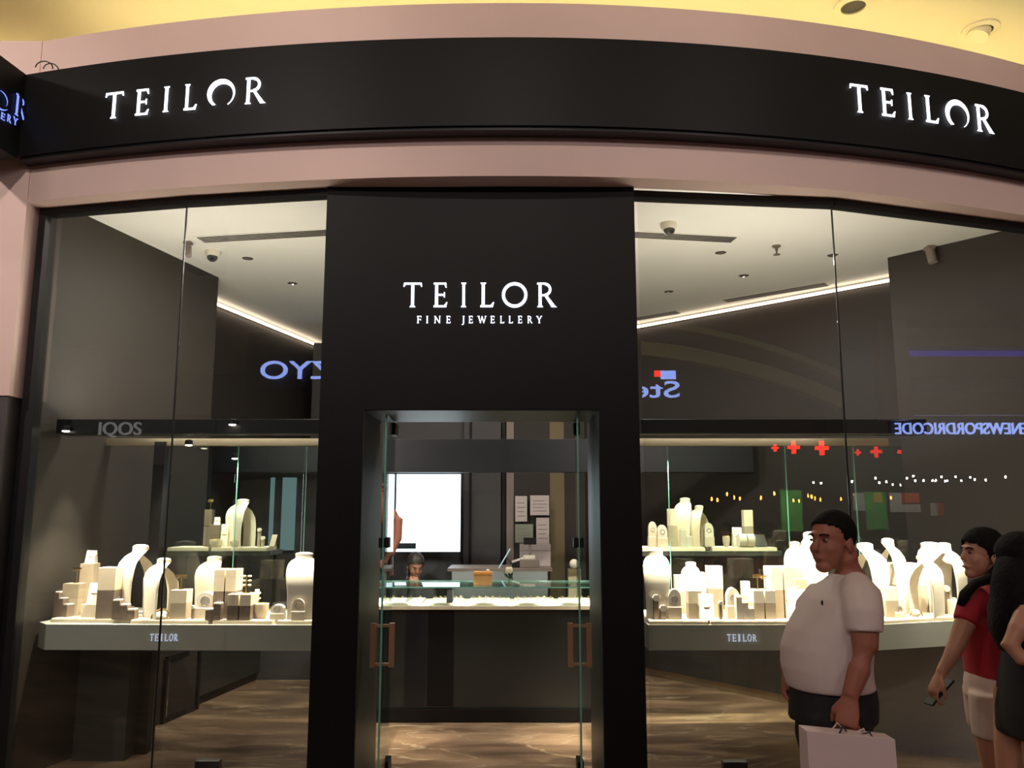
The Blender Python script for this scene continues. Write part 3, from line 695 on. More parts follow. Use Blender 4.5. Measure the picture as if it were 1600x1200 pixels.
_, z = put('block', 'display_block', 'low paired blocks right of the tall pair in the left window', 'display block', 362, 398, 927, 5.48, T, split=True, m='darkb')
put('tree', 'ring_tree', 'small jewelled tree stand on the low paired blocks', 'jewellery display', 378, 394, 899, 5.50, z)
put('coil', 'bracelet_coil', 'pale coil of bangles right of the low paired blocks', 'jewellery display', 396, 408, 921, 5.60, T)
put('dish', 'ring_dish', 'small round ring dish at the right edge of the paired blocks tray', 'jewellery display', 398, 420, 943, 5.50, T)
put('bust', 'necklace_bust', 'necklace bust with shade in its grey colour behind the arched ring holder in the left window', 'bust', 313, 358, 868, 5.85, T, m='shadeb', rz=-20)
put('dome', 'arched_ring_box', 'white domed ring holder alone on the tray near the portal', 'jewellery display', 424, 446, 944, 5.47, T)
put('bust', 'necklace_bust', 'white necklace bust half hidden by the portal in the left window', 'bust', 451, 500, 862, 5.52, T, rz=8)
put('dome', 'arched_ring_box', 'tall arched bracelet holder in front of the bust by the portal', 'jewellery display', 458, 478, 935, 5.43, T, m='cream')
# --- left upper shelf (z = SZ)
tray([(-2.50, 6.10), (-2.20, 6.09), (-2.16, 6.36), (-2.5, 6.38)], SZ, 'cream tray on the left end of the left raised shelf')
tray([(-2.18, 6.09), (-1.78, 6.09), (-1.78, 6.36), (-2.14, 6.36)], SZ, 'cream tray on the right end of the left raised shelf')
ST = SZ + .025
_, z = put('block', 'display_block', 'tall dark block at the left end of the left raised shelf', 'display block', 322, 334, 796, 6.30, ST, m='darkb', top='darkb')
put('stand_T', 'ring_stand', 'slim ring stand on the tall dark block of the left raised shelf', 'jewellery display', 326, 333, 780, 6.30, z)
put('stand_T', 'ring_stand', 'slim ring stand standing left of the blocks on the left raised shelf', 'jewellery display', 320, 328, 818, 6.2, ST, m='darkb')
_, z = put('block', 'display_block', 'dark block carrying a ring head on the left raised shelf', 'display block', 330, 347, 820, 6.2, ST, m='darkb', top='darkb')
put('wedge', 'bracelet_wedge', 'small pale pad on the dark block of the left raised shelf', 'jewellery display', 336, 344, 808, 6.2, z)
put('wedge', 'bracelet_wedge', 'white bracelet wedge left of the bust on the left raised shelf', 'jewellery display', 347, 358, 819, 6.18, ST)
put('bust', 'necklace_bust', 'pale necklace bust on the left raised shelf', 'bust', 358, 402, 779, 6.22, ST, rz=-35, neck='gold')
put('hexes', 'ring_head_stand', 'two ring heads right of the bust on the left raised shelf', 'jewellery display', 403, 415, 822, 6.2, ST, m='taupeb')
put('dish', 'ring_dish', 'white ring dish at the front of the left raised shelf', 'jewellery display', 328, 347, 843, 6.13, ST)
put('dish', 'ring_dish', 'second white dish, under the shelf bust in the left window', 'jewellery display', 359, 374, 845, 6.13, ST)
put('tilt', 'ring_card', 'tiny brown card at the right end of the left raised shelf', 'jewellery display', 424, 432, 836, 6.2, ST, m='taupeb')

# --- right window trays
tray([(.87, 5.385), (1.24, 5.385), (1.24, 5.95), (.87, 5.95)], CT, 'white tray nearest the portal in the right window')
tray([(1.255, 5.385), (1.80, 5.385), (1.78, 5.95), (1.255, 5.95)], CT, 'white tray in the middle of the right window below the arched holder')
tray([(1.815, 5.385), (2.28, 5.385), (2.25, 5.98), (1.80, 5.95)], CT, 'white tray behind the man in the white shirt')
tray([(2.30, 5.39), (3.10, 5.66), (3.0, 6.2), (2.28, 5.98)], CT, 'white tray between the man and the woman in red')
J = 'jewellery display'
put('bust', 'necklace_bust', 'white necklace bust right beside the portal in the right window', 'bust', 1003, 1045, 857, 5.56, T, rz=-6)
put('hexes', 'ring_head_stand', 'two white ring heads on dark posts beside the portal bust', J, 1019, 1040, 927, 5.45, T)
put('dome', 'arched_ring_box', 'white arched ring holder right of the portal bust, right window', J, 1042, 1063, 920, 5.46, T)
put('block', 'display_block', 'slim pale block behind the arched holder near the portal bust', 'display block', 1053, 1065, 898, 5.75, T, m='taupeb')
put('bust', 'necklace_bust', 'yellowish necklace bust in the second row, second from the portal', 'bust', 1064, 1094, 877, 5.80, T, m='cream', rz=-15, neck='gold')
put('block', 'display_block', 'low cream block in front of the yellowish bust', 'display block', 1073, 1094, 922, 5.50, T, m='taupeb')
put('bust', 'necklace_bust', 'small white bust left of the tall single block, right window', 'bust', 1086, 1106, 893, 5.68, T, rz=-25)
put('wedge', 'bracelet_wedge', 'white bracelet wedge in front of the small white bust', J, 1091, 1113, 928, 5.45, T)
put('block', 'display_block', 'tall single block, shade coloured into its lower half, right window', 'display block', 1104, 1126, 884, 5.60, T, m='taupeb', top='white')
put('hexes', 'ring_head_stand', 'single white ring head beside the tall single block', J, 1119, 1131, 936, 5.45, T, n=1)
put('dome', 'arched_ring_box', 'white arched ring holder in the middle of the right window', J, 1133, 1154, 918, 5.50, T)
put('steps', 'ring_riser', 'white stepped ring riser right of the middle arched holder', J, 1148, 1176, 932, 5.45, T, m='white')
put('block', 'display_block', 'slim pale block behind the white ring riser', 'display block', 1158, 1170, 908, 5.78, T, m='taupeb')
_, z = put('block', 'display_block', 'low paired blocks with two gold earring stands, right window', 'display block', 1172, 1206, 921, 5.52, T, split=True, m='taupeb', top='white')
put('stand_T', 'earring_stand', 'gold earring stand on the left half of the low paired blocks', J, 1176, 1190, 897, 5.52, z)
put('stand_T', 'earring_stand', 'gold earring stand on the right half of the low paired blocks', J, 1189, 1202, 899, 5.55, z)
put('block', 'display_block', 'tall paired blocks left of the man in the right window', 'display block', 1198, 1236, 885, 5.58, T, split=True, m='taupeb', top='white')
put('steps', 'ring_riser', 'white ring riser showing between the tall paired blocks and the man', J, 1224, 1258, 905, 5.62, T + .02, m='taupeb', rz=180)
put('bust', 'necklace_bust', 'bust with shade in its grey colour behind the one left of the man', 'bust', 1226, 1256, 845, 5.9, T, m='shadeb', rz=-25)
put('bust', 'necklace_bust', 'white necklace bust just left of the head of the man', 'bust', 1246, 1286, 830, 5.72, T, rz=-10)
put('wedge', 'bracelet_wedge', 'gold and white bracelet pad touching the left outline of the man', J, 1230, 1258, 921, 5.46, T)
put('bust', 'necklace_bust', 'broad white bust rising behind the right shoulder line of the man', 'bust', 1322, 1380, 847, 5.72, T, rz=40)
put('bust', 'necklace_bust', 'slim upright white bust right of the man', 'bust', 1374, 1399, 840, 5.80, T, rz=20)
_, z = put('block', 'display_block', 'low block with a white top right of the man', 'display block', 1378, 1398, 917, 5.58, T, m='taupeb', top='white')
put('block', 'display_block', 'tall paired blocks between the man and the arched busts', 'display block', 1394, 1434, 880, 5.90, T, split=True, m='taupeb', top='white')
put('dome', 'arched_ring_box', 'white ring holder at the foot of the tall pair right of the man', J, 1395, 1411, 944, 5.56, T)
put('bust', 'necklace_bust', 'white bust in front of the tallest pair beside the woman in red', 'bust', 1417, 1467, 866, 5.66, T, rz=42)
put('bust', 'necklace_bust', 'tall white bust, left one of the back pair near the woman in red', 'bust', 1428, 1476, 846, 5.97, T, rz=-10)
put('bust', 'necklace_bust', 'tall white bust, right one of the back pair near the woman in red', 'bust', 1448, 1500, 847, 5.78, T, rz=44)
put('hexes', 'ring_head_stand', 'two white ring heads just left of the woman in red', J, 1472, 1492, 912, 5.74, T)
put('cuff', 'bangle', 'gold cuff bangle in front of the bust near the woman in red', 'jewellery', 1421, 1440, 943, 5.58, T)
put('steps', 'ring_riser', 'low white ring riser at the arm of the woman in red', J, 1480, 1502, 938, 5.72, T, m='white', n=2)
# --- right upper shelf
tray([(.9, 6.09), (1.40, 6.09), (1.42, 6.38), (.9, 6.38)], SZ, 'white tray on the portal end of the right raised shelf')
tray([(1.45, 6.09), (1.92, 6.09), (1.88, 6.34), (1.47, 6.36)], SZ, 'white tray on the far end of the right raised shelf')
put('dome', 'arched_ring_box', 'cream arched box at the portal end of the right raised shelf', J, 1012, 1026, 815, 6.2, ST, m='cream')
put('dome', 'arched_ring_box', 'white arched box, second from the portal on the right raised shelf', J, 1026, 1042, 820, 6.15, ST)
put('block', 'display_block', 'tall block with a yellow lit top on the right raised shelf', 'display block', 1043, 1056, 795, 6.25, ST, m='taupeb')
put('bust', 'necklace_bust', 'taller necklace bust of the two on the right raised shelf', 'bust', 1056, 1084, 777, 6.28, ST, m='cream', rz=-30)
put('bust', 'necklace_bust', 'shorter necklace bust of the two on the right raised shelf', 'bust', 1080, 1104, 789, 6.22, ST, m='cream', rz=-50)
put('steps', 'ring_riser', 'tiny white riser in front of the two shelf busts', J, 1062, 1080, 829, 6.14, ST, m='white', n=2)
put('dome', 'arched_ring_box', 'arched box right of the shelf busts in the right window', J, 1099, 1114, 817, 6.2, ST)
put('dish', 'ring_dish', 'small crystal dish on the far tray of the right raised shelf', J, 1129, 1140, 838, 6.15, ST)
put('wedge', 'bracelet_wedge', 'white upright pad on the far tray of the right raised shelf', J, 1144, 1158, 824, 6.2, ST)
put('log', 'bracelet_roll', 'white roll with a bracelet on the far tray of the right raised shelf', J, 1153, 1177, 834, 6.13, ST)
put('block', 'display_block', 'tall block with a pale top at the far tray of the right raised shelf', 'display block', 1160, 1174, 797, 6.28, ST, m='taupeb')
put('tilt', 'tilted_plaque', 'dark tilted plaque at the far end of the right raised shelf', J, 1178, 1196, 836, 6.18, ST, m='counterd')

# ------------------------------------------------------------------ shop interior furniture
ic = thing('sales_counter', 'long dark sales counter with a lit glass showcase top seen through the doorway', 'counter', (0, 6.85, 0))
xa, xb = -1.25, .85
MB().box(xa, xb, .05, .60, .1, .87, .003).build('body', M['counterd'], ic)
MB().box(xa, xb, .02, .6, 0, .1).build('plinth', M['blackm'], ic)
MB().box(xa, xb, .0, .62, .87, .895, .002).build('showcase_floor', M['cream'], ic)
ZG = 1.04
MB().box(xa, xb, .0, .008, .895, ZG).build('front_glass', M['cglass'], ic)
MB().box(xa, xb, .0, .62, ZG, ZG + .01).build('top_glass', M['cglass'], ic)
MB().box(xa, xb, -.002, .004, ZG, ZG + .0105).build('glass_edge', M['green_edge'], ic)
MB().box(xa, xb, .612, .622, ZG, ZG + .0105).build('glass_edge', M['green_edge'], ic)
for x in (-.85, -.05, .7): MB().box(x - .002, x + .002, .01, .61, .896, ZG).build('divider', M['cglass'], ic)
MB().box(-.68, -.47, .044, .0505, .12, .86).build('dark_strip', M['blackm'], ic); MB().box(-.86, -.70, .044, .0505, .12, .86).build('pale_strip', M['header'], ic)
for x in (-1.1, -.75, -.4, -.05, .3, .65): spot('showcase_spot', (x, 6.88, 1.03), (x, 7.1, .9), 34, (.98, 1, .86), 105, .9, .01)
random.seed(3)
tr = [(-1.2, -.75, 'cream ring pad tray at the left end of the sales counter showcase'), (-.68, -.42, 'white pad tray left of the little black stand in the counter showcase'), (-.36, -.02, 'white pad tray under the orange box in the counter showcase'), (.02, .36, 'white pad tray right of the flower in the counter showcase'), (.40, .74, 'white pad tray at the right end of the counter showcase')]
for x0, x1, lab in tr:
    t = thing('showcase_tray', lab, 'tray', ((x0 + x1) / 2, 7.16, .895)); w_ = x1 - x0
    MB().box(-w_ / 2, w_ / 2, -.22, .22, 0, .018, .003).build('pad', M['white'], t)
    e = MB()
    for i in range(6):
        for j in range(3): e.torus((-w_ / 2 + w_ * (i + .5) / 6, -.14 + .13 * j, .028), .011, .0022, (1, 0, 0), (0, .3, 1), 12, 5)
    o = e.build('rings', M['gold'], t, smooth=True); o['kind'] = 'stuff'
# things on the counter
p = at(754, 930, 7.05); ox = thing('orange_box', 'tan orange gift box on the sales counter', 'box', (p.x, 7.12, ZG + .01))
hb = at(754, 893, 7.12).z - ZG - .01; wb = at(768, 900, 7.12).x - at(740, 900, 7.12).x
mo = mat('tan_orange_card', (196, 150, 92), .6)
MB().box(-wb / 2, wb / 2, -.06, .06, 0, hb * .78, .003).build('body', mo, ox)
MB().box(-wb / 2 - .003, wb / 2 + .003, -.063, .063, hb * .78, hb, .003).build('lid', mat('orange_card', (226, 160, 84), .6), ox)
MB().ell((wb * .28, 0, hb + .008), .016, .016, .012, 10).build('knob', M['white'], ox, smooth=True)
p = at(795, 925, 7.1); fv = thing('flower_vase', 'single white flower with dark green leaves in a slim glass vase on the counter', 'flower', (p.x, 7.1, ZG + .01))
z0 = ZG + .01; zf = at(795, 893, 7.1).z - z0
MB().lathe([(.022, 0), (.026, .03), (.018, .09), (.02, .12)], n=14).build('vase', M['cglass'], fv, smooth='auto')
MB().tube([(0, 0, .005), (.004, 0, .08), (0, 0, zf)], .003, 6).build('stem', mat('green_stem', (50, 78, 48), .6), fv)
lv = mat('dark_leaf', (44, 66, 44), .6)
for a in (-.6, .5, 2.4): MB().ell((math.cos(a) * .02, math.sin(a) * .01, zf * .62), .010, .005, .035, 8, Matrix.Rotation(a, 4, 'Y')).build('leaf', lv, fv, smooth=True)
for a in range(5):
    MB().ell((math.cos(a * 1.256) * .018, math.sin(a * 1.256) * .018, zf + .012), .016, .016, .026, 8).build('petal', M['cream'], fv, smooth=True)
p = at(703, 940, 6.95); ks = thing('counter_stand', 'little dark folding stand inside the counter showcase', 'stand', (p.x, 6.93, .915))
MB().bar((0, -.03, .005), (0, .03, .1), .05, .006).build('front', M['greyp'], ks); MB().bar((0, .09, .005), (0, .03, .1), .05, .006).build('back', M['greyp'], ks)
# rear desk and equipment
dz = at(780, 887, 8.6).z
dk = thing('rear_desk', 'dark wooden rear desk with a paler top behind the sales counter', 'desk', (0, 8.6, 0))
x0 = at(700, 890, 8.6).x; x1 = at(862, 890, 8.6).x
MB().box(x0, x1, -.1, .5, dz - .03, dz, .003).build('top', M['taupe'], dk); MB().box(x0 + .04, x1 - .04, -.02, .45, 0, dz - .03, .003).build('body', M['counterd'], dk)
def deskthing(px0, px1, py, name, lab, cat, Y=8.72): 
    a = at(px0, py, Y); b = at(px1, py, Y); return thing(name, lab, cat, ((a.x + b.x) / 2, Y, dz)), b.x - a.x, a.z - dz
t, w_, h_ = deskthing(818, 838, 840, 'till_display', 'small black customer display on a stalk on the rear desk', 'monitor')
MB().box(-w_ / 2, w_ / 2, -.02, .02, h_ - .07, h_, .004).build('screen', M['blackm'], t); MB().tube([(0, 0, 0), (0, 0, h_ - .07)], .012).build('stalk', M['taupe'], t); MB().box(-.05, .05, -.04, .04, 0, .012, .003).build('foot', M['taupe'], t)
t, w_, h_ = deskthing(812, 860, 850, 'white_carton', 'white pinkish carton standing behind the till on the rear desk', 'box', 8.9)
MB().prism([(-w_ / 2, -.03), (w_ / 2, -.03), (w_ / 2, .1), (-w_ / 2, .1)], 0, h_).build('body', M['paper'], t); MB().box(-w_ / 2, w_ / 2, -.034, -.03, h_ * .7, h_ * .72).build('flap', M['taupe'], t)
t, w_, h_ = deskthing(812, 842, 868, 'till_printer', 'grey till printer in front of the white carton', 'printer', 8.62)
MB().box(-w_ / 2, w_ / 2, -.05, .07, 0, h_ * .7, .008).build('body', M['taupe'], t); MB().box(-w_ * .3, w_ * .3, -.02, .05, h_ * .7, h_, .004).build('paper', M['white'], t)
a = at(789, 882, 8.4); t = thing('tablet', 'upright pale blue lit tablet on the rear desk left of the till', 'tablet', (a.x, 8.55, dz))
MB().bar((-.06, 0, .005), (.05, 0, .19), .12, .008).build('screen', M['tablet'], t); MB().bar((.02, .02, .1), (.09, .03, .002), .02, .008).build('prop', M['blackm'], t)
t, w_, h_ = deskthing(800, 816, 872, 'phone_handset', 'black handset with white paper beside the tablet on the rear desk', 'phone', 8.62)
MB().box(-w_ / 2, w_ / 2, -.04, .04, 0, h_ * .5, .006).build('base', M['blackm'], t); MB().bar((-w_ * .5, 0, h_ * .6), (w_ * .6, 0, h_), .03, .02).build('handset', M['white'], t)

# rear wall: header, screen, panels, papers
hd = MB().box(-2.95, 2.35, 8.05, 8.15, at(750, 738, 8.05).z, at(750, 686, 8.05).z, .003).build('trim_7', M['header']); struct(hd)
YB = 9.75
def wpanel(x0, x1, y0, y1, m, name, Y=YB, d=.03):
    a = at(x0, y1, Y); b = at(x1, y0, Y); return MB().box(a.x, b.x, Y, Y + d, max(0, a.z), b.z, .002).build(name, m)
bw = struct(MB().box(-2.4, 1.6, 9.8, 9.9, 0, CZ - .08).build('wall_rear_feature', M['greyp']))
for i, (x0, x1, y0, y1, mm) in enumerate(((722, 734, 600, 1000, 'greyp'), (735, 783, 600, 1000, 'greyp'), (784, 790, 600, 1000, 'blackm'), (791, 803, 600, 1000, 'taupe'), (803.5, 858, 600, 1000, 'brown'), (858.5, 884, 600, 1000, 'olive'), (884.5, 960, 600, 1000, 'brown'))):
    o = wpanel(x0, x1, y0, y1, M[mm], 'wall_panel', Y=9.70 + .01 * (i % 3)); o.parent = bw
o = wpanel(603, 617, 742, 1200, M['teal'], 'lit_panel', Y=9.765); tag(o, 'pale teal lit glass panel left of the big white screen', 'light panel')
a = at(617.5, 862, 9.3); b = at(720, 741, 9.3); sc = thing('wall_screen', 'large glowing white advertising screen on the rear wall', 'screen', ((a.x + b.x) / 2, 9.3, a.z))
w_ = b.x - a.x; h_ = b.z - a.z
MB().box(-w_ / 2 - .01, w_ / 2 + .01, 0, .05, -.01, h_ + .01, .004).build('casing', M['blackm'], sc); MB().box(-w_ / 2, w_ / 2, -.004, -.001, 0, h_).build('picture', M['screen'], sc)
MB().box(-w_ / 2, -w_ / 2 + w_ * .32, -.008, -.005, h_ * .035, h_ * .11).build('dark_caption', mat('blue_grey_caption', (70, 92, 108), .5), sc)
for x0, x1, lab in ((418, 429, 'narrow pale teal lit panel left of the dark post, rear wall of the left window'), (437, 463, 'wide pale teal lit panel beside the portal, rear wall of the left window')):
    if x0 == 418: struct(MB().box(-2.80, -1.85, 8.56, 8.62, 0, at(400, 690, 8.6).z).build('wall_rear_left', M['greyp']))
    o = wpanel(x0, x1, 746, 860, M['teal'], 'lit_panel', Y=8.528); tag(o, lab, 'light panel')
# framed papers
def papers(lst, Y, where):
    for x0, x1, y0, y1, m, lab in lst:
        a = at(x0, y1, Y); b = at(x1, y0, Y); t = thing('wall_notice', lab, 'notice', ((a.x + b.x) / 2, Y, a.z)); w_ = b.x - a.x; h_ = b.z - a.z
        MB().box(-w_ / 2, w_ / 2, 0, .006, 0, h_, .001).build('sheet', M[m], t)
        mb = MB()
        for k in range(4): mb.box(-w_ * .36, w_ * (.36 - .1 * (k % 2)), -.001, .0, h_ * (.2 + .17 * k), h_ * (.23 + .17 * k))
        o = mb.build('print_lines', M['taupe'], t); o['kind'] = 'stuff'
papers([(805, 823.5, 775, 815, 'paper', 'tall pinkish notice, upper left of the group behind the till'), (828.5, 858, 774, 805, 'paper', 'wide pinkish notice, upper right of the group behind the till'), (805, 833, 819, 848, 'paperg', 'grey green notice, lower left of the group behind the till'), (838, 858, 809, 850, 'paper', 'plain pinkish sheet, lower right of the group behind the till')], 9.60, 0)
# partition carrying a reflection of the notices, built as sheets (faces the viewer, further back)
pt = struct(MB().box(at(264, 800, 7.6).x, at(319, 800, 7.6).x, 7.6, 7.66, 0, at(300, 690, 7.6).z).build('wall_left_partition', M['brown']))
MB().box(at(316, 800, 7.58).x, at(322, 800, 7.58).x, 7.57, 7.67, 0, at(300, 690, 7.6).z).build('post', M['blackm'], pt)
papers([(269, 292, 777, 807, 'paper', 'reflection of a pinkish notice built as a sheet, upper left beside the black post in the left window'), (297, 314, 779, 818, 'paper', 'reflection of the tall pinkish notice, built as a sheet right of it in the left window'), (267, 278, 810, 840, 'paper', 'reflection of a narrow pale notice, built as a sheet under the upper left one in the left window'), (284, 313, 820, 845, 'paperg', 'reflection of the grey green notice, built as a sheet low on the partition in the left window')], 7.59, 1)
# mirror at floor level on the left wall
mp = atz(247, 1131, 0); mq = atz(300, 1108, 0); dv = (mq - mp).normalized(); fm = thing('floor_mirror', 'black framed low mirror standing against the left shop wall', 'mirror', (mp.x + .03, mp.y, 0))
L = (mq - mp).length; H2 = at(247, 1030, mp.y).z; nn = Vector((dv.y, -dv.x, 0))
MB().bar((0, 0, .02), tuple(dv * L + Vector((0, 0, .02))), .04, .04).build('frame_bottom', M['blackm'], fm); MB().bar((0, 0, H2), tuple(dv * L + Vector((0, 0, H2))), .04, .04).build('frame_top', M['blackm'], fm)
for d in (0, L): q = dv * d; MB().bar((q.x, q.y, .0), (q.x, q.y, H2), .04, .04).build('frame_side', M['blackm'], fm)
MB().prism([(0, 0), (dv.x * L, dv.y * L), (dv.x * L - nn.x * .01, dv.y * L - nn.y * .01), (-nn.x * .01, -nn.y * .01)], .04, H2 - .02).build('mirror_glass', M['mirror'], fm)
# low wall benches
a0 = atz(300, 1108, 0); a1 = atz(520, 1012, 0)
lbn = thing('wall_cabinet', 'low dark cabinet running along the left shop wall', 'cabinet', (a0.x, a0.y, 0)); v = a1 - a0
MB().prism([(0, 0), (v.x, v.y), (v.x - .35, v.y), (-.3, 0)], .08, .92).build('body', M['counterd'], lbn); MB().prism([(-.03, 0), (v.x - .03, v.y), (v.x - .35, v.y), (-.3, 0)], 0, .08).build('plinth', M['blackm'], lbn)
a0 = atz(1015, 1057, 0); a1 = atz(1232, 1102, 0); v = a1 - a0
rb = thing('wall_cabinet', 'low dark cabinet running along the slanting right shop wall', 'cabinet', (a0.x, a0.y, 0))
MB().prism([(-v.x * .6, -v.y * .6), (v.x, v.y), (v.x + .4, v.y + .45), (-v.x * .6 + .4, -v.y * .6 + .45)], .08, .80).build('body', M['counterd'], rb)
MB().prism([(-v.x * .6 + .03, -v.y * .6 + .03), (v.x + .03, v.y + .03), (v.x + .4, v.y + .45), (-v.x * .6 + .4, -v.y * .6 + .45)], 0, .08).build('plinth', M['rail'], rb)
# small camera pod on the brown wall at the right of the doorway
a = at(897, 881, 8.0); t = thing('white_pod', 'small white round device on a brown box at the right edge of the doorway', 'device', (a.x, 8.0, a.z))
MB().ell((0, 0, 0), .045, .045, .045, 12).build('ball', M['white'], t, smooth=True); MB().box(-.06, .06, -.05, .05, -a.z, -.045, .003).build('pedestal', M['olive'], t)

# ------------------------------------------------------------------ opposite side signs (they show in the glass)
def mirror_mtx(pane):
    p = Vector((*pane[0], 0)); q = Vector((*pane[1], 0)); t = (q - p).normalized(); n = Vector((t.y, -t.x, 0)); d = 2 * p.dot(n)
    m = Matrix.Identity(4)
    for i in range(3):
        for j in range(3): m[i][j] -= 2 * n[i] * n[j]
        m[i][3] = d * n[i]
    return m
YV = 15.5                                              # how far the opposite shops stand behind the mirror plane
def far_text(txt, px0, px1, pyt, pyb, pane, m, name, label, flip=False):
    a = at(px0, pyb, YV); b = at(px1, pyb, YV); c = at((px0 + px1) / 2, pyt, YV)
    cu = bpy.data.curves.new(name, 'FONT'); cu.body = txt; cu.extrude = .02; cu.align_x = 'CENTER'; cu.offset = .006
    o = bpy.data.objects.new(name, cu); COL.objects.link(o); bpy.context.view_layer.update()
    dg = bpy.context.evaluated_depsgraph_get(); me = bpy.data.meshes.new_from_object(o.evaluated_get(dg)); bpy.data.objects.remove(o)
    xs = [v.co.x for v in me.vertices]; ys = [v.co.y for v in me.vertices]; w0 = max(xs) - min(xs); h0 = max(ys) - min(ys); cx = (max(xs) + min(xs)) / 2; y0 = min(ys)
    W_ = abs(b.x - a.x); H_ = c.z - (a.z + b.z) / 2; mm = mirror_mtx(pane)
    for v in me.vertices:
        x = (v.co.x - cx) / w0 * W_; z = (v.co.y - y0) / h0 * H_
        if not flip: x = -x
        v.co = mm @ Vector((x + (a.x + b.x) / 2, YV - .06 + v.co.z, z + a.z))
    me.materials.clear(); me.materials.append(m)
    o = bpy.data.objects.new(name, me); COL.objects.link(o)
    tag(o, label, 'shop sign'); return o
def far_box(px0, px1, pyt, pyb, pane, dy, m, name, d=.1, Yv=None):
    Y = (Yv or YV) - dy; a = at(px0, pyb, Y); b = at(px1, pyt, Y)
    return MB().box(min(a.x, b.x), max(a.x, b.x), Y, Y + d, min(a.z, b.z), max(a.z, b.z)).xf(mirror_mtx(pane)).build(name, m)
PL1, PL2, PR1, PR2 = (GL[0], GL[1]), (GL[1], GL[2]), (GR[0], GR[1]), (GR[1], GR[2])
m_blue = emit('far_blue_sign_light', (150, 172, 255), 9); m_red = emit('far_red_cross_light', (255, 40, 24), 14); m_dim = emit('far_dim_sign_light', (150, 150, 150), 3.5); m_pur = emit('far_purple_led', (70, 50, 190), 2.2)
m_bulb = emit('far_warm_bulb', (255, 150, 60), 60); m_wb = emit('far_white_bulb', (255, 240, 228), 60)
fd = mat('far_dark_fascia', (24, 22, 24), .6)
far_box(384, 494, 520, 610, PL2, 0, fd, 'wall_opposite_board')['kind'] = 'structure'
far_text('TEZYO', 408, 585, 565, 593, PL2, m_blue, 'opposite_shop_sign', 'lit blue white shop name reflected as OY at the right edge of the left window')
far_text('IQOS', 156, 222, 660, 684, PL1, m_dim, 'opposite_shop_sign', 'dim grey four letter shop name reflected low in the left window', flip=True)
far_text('ENEWSPORDRICODE', 1397, 1604, 661, 679, PR2, m_blue, 'opposite_shop_sign', 'long lit blue mirrored lettering reflected in the right window')
far_text('Stea', 960, 1061, 596, 622, PR1, m_blue, 'opposite_shop_sign', 'blue and red lit shop logo reflected beside the portal in the right window')
o = far_box(1033, 1056, 579, 592, PR1, .05, m_blue, 'opposite_logo_bar', .05); tag(o, 'lit blue bar over the reflected logo beside the portal', 'shop sign')
o = far_box(1023, 1032, 579, 588, PR1, .05, m_red, 'opposite_logo_square', .05); tag(o, 'small lit red block over the reflected logo beside the portal', 'shop sign')
o = far_box(1408, 1610, 548, 556, PR2, .1, m_pur, 'opposite_light_band', .05); tag(o, 'long purple light band reflected in the right window', 'light strip')
for x, y, s, lab in ((1211, 700, 5, 'smallest red lit pharmacy cross reflected in the right window'), (1240, 699, 9, 'middle red lit pharmacy cross reflected in the right window'), (1284, 700, 10, 'largest red lit pharmacy cross reflected in the right window')):
    mm = mirror_mtx(PR1); v0 = at(x, y, YV - .5); e = abs(at(x + s, y, YV - .5).x - v0.x); k = .28; c = mm @ v0
    t = thing('pharmacy_cross', lab, 'shop sign', c); ft = Matrix.Translation(-c) @ mm @ Matrix.Translation(v0)
    MB().box(-e, e, -.04, .04, -e * k, e * k, .002).xf(ft).build('horizontal_bar', m_red, t); MB().box(-e * k, e * k, -.041, .041, -e * 1.1, e * 1.1, .002).xf(ft).build('vertical_bar', m_red, t)
ORD = 'first second third fourth fifth sixth seventh eighth ninth tenth eleventh twelfth thirteenth fourteenth fifteenth sixteenth seventeenth eighteenth nineteenth twentieth twenty-first'.split()
ref = ((1112, 780), (1121, 781), (1136, 772), (1147, 777), (1156, 779), (1189, 778), (1210, 771), (1268, 776))
for x, y in ref:
    c = mirror_mtx(PR1) @ at(x, y, YV - 1); o = MB().ell((0, 0, 0), .017, .017, .036, 8).build('pendant_bulb', m_bulb, smooth=True); o.location = c
    tag(o, ORD[ref.index((x, y))] + ' warm pendant bulb from the left reflected in the right window', 'lamp', 'warm pendant bulbs reflected in the right window')
ref = ((1271, 754), (1283, 755), (1331, 752), (1368, 747), (1374, 754), (1385, 753), (1417, 747), (1427, 744), (1430, 751), (1443, 751), (1457, 751), (1462, 751), (1471, 745), (1477, 752), (1480, 751), (1493, 745), (1502, 751), (1516, 746), (1523, 749), (1540, 750), (1571, 745))
for x, y in ref:
    pane = PR1 if x < 1306 else PR2
    c = mirror_mtx(pane) @ at(x, y, YV - 1); o = MB().ell((0, 0, 0), .016, .016, .022, 8).build('shop_lamp', m_wb, smooth=True); o.location = c
    tag(o, ORD[ref.index((x, y))] + ' small white lamp from the left reflected in the right window', 'lamp', 'white shop lamps reflected in the right window')
gm = mat('green_garment', (70, 150, 60), .8)
o = far_box(1222, 1252, 766, 830, PR1, .3, gm, 'green_garment', .08); tag(o, 'hanging green garment reflected left of the man', 'garment')
gc = mirror_mtx(PR1) @ at(1237, 740, YV - 1.6); spot('opposite_shop_light', gc, mirror_mtx(PR1) @ at(1237, 800, YV), 260, (1, .95, .9), 50, .6)
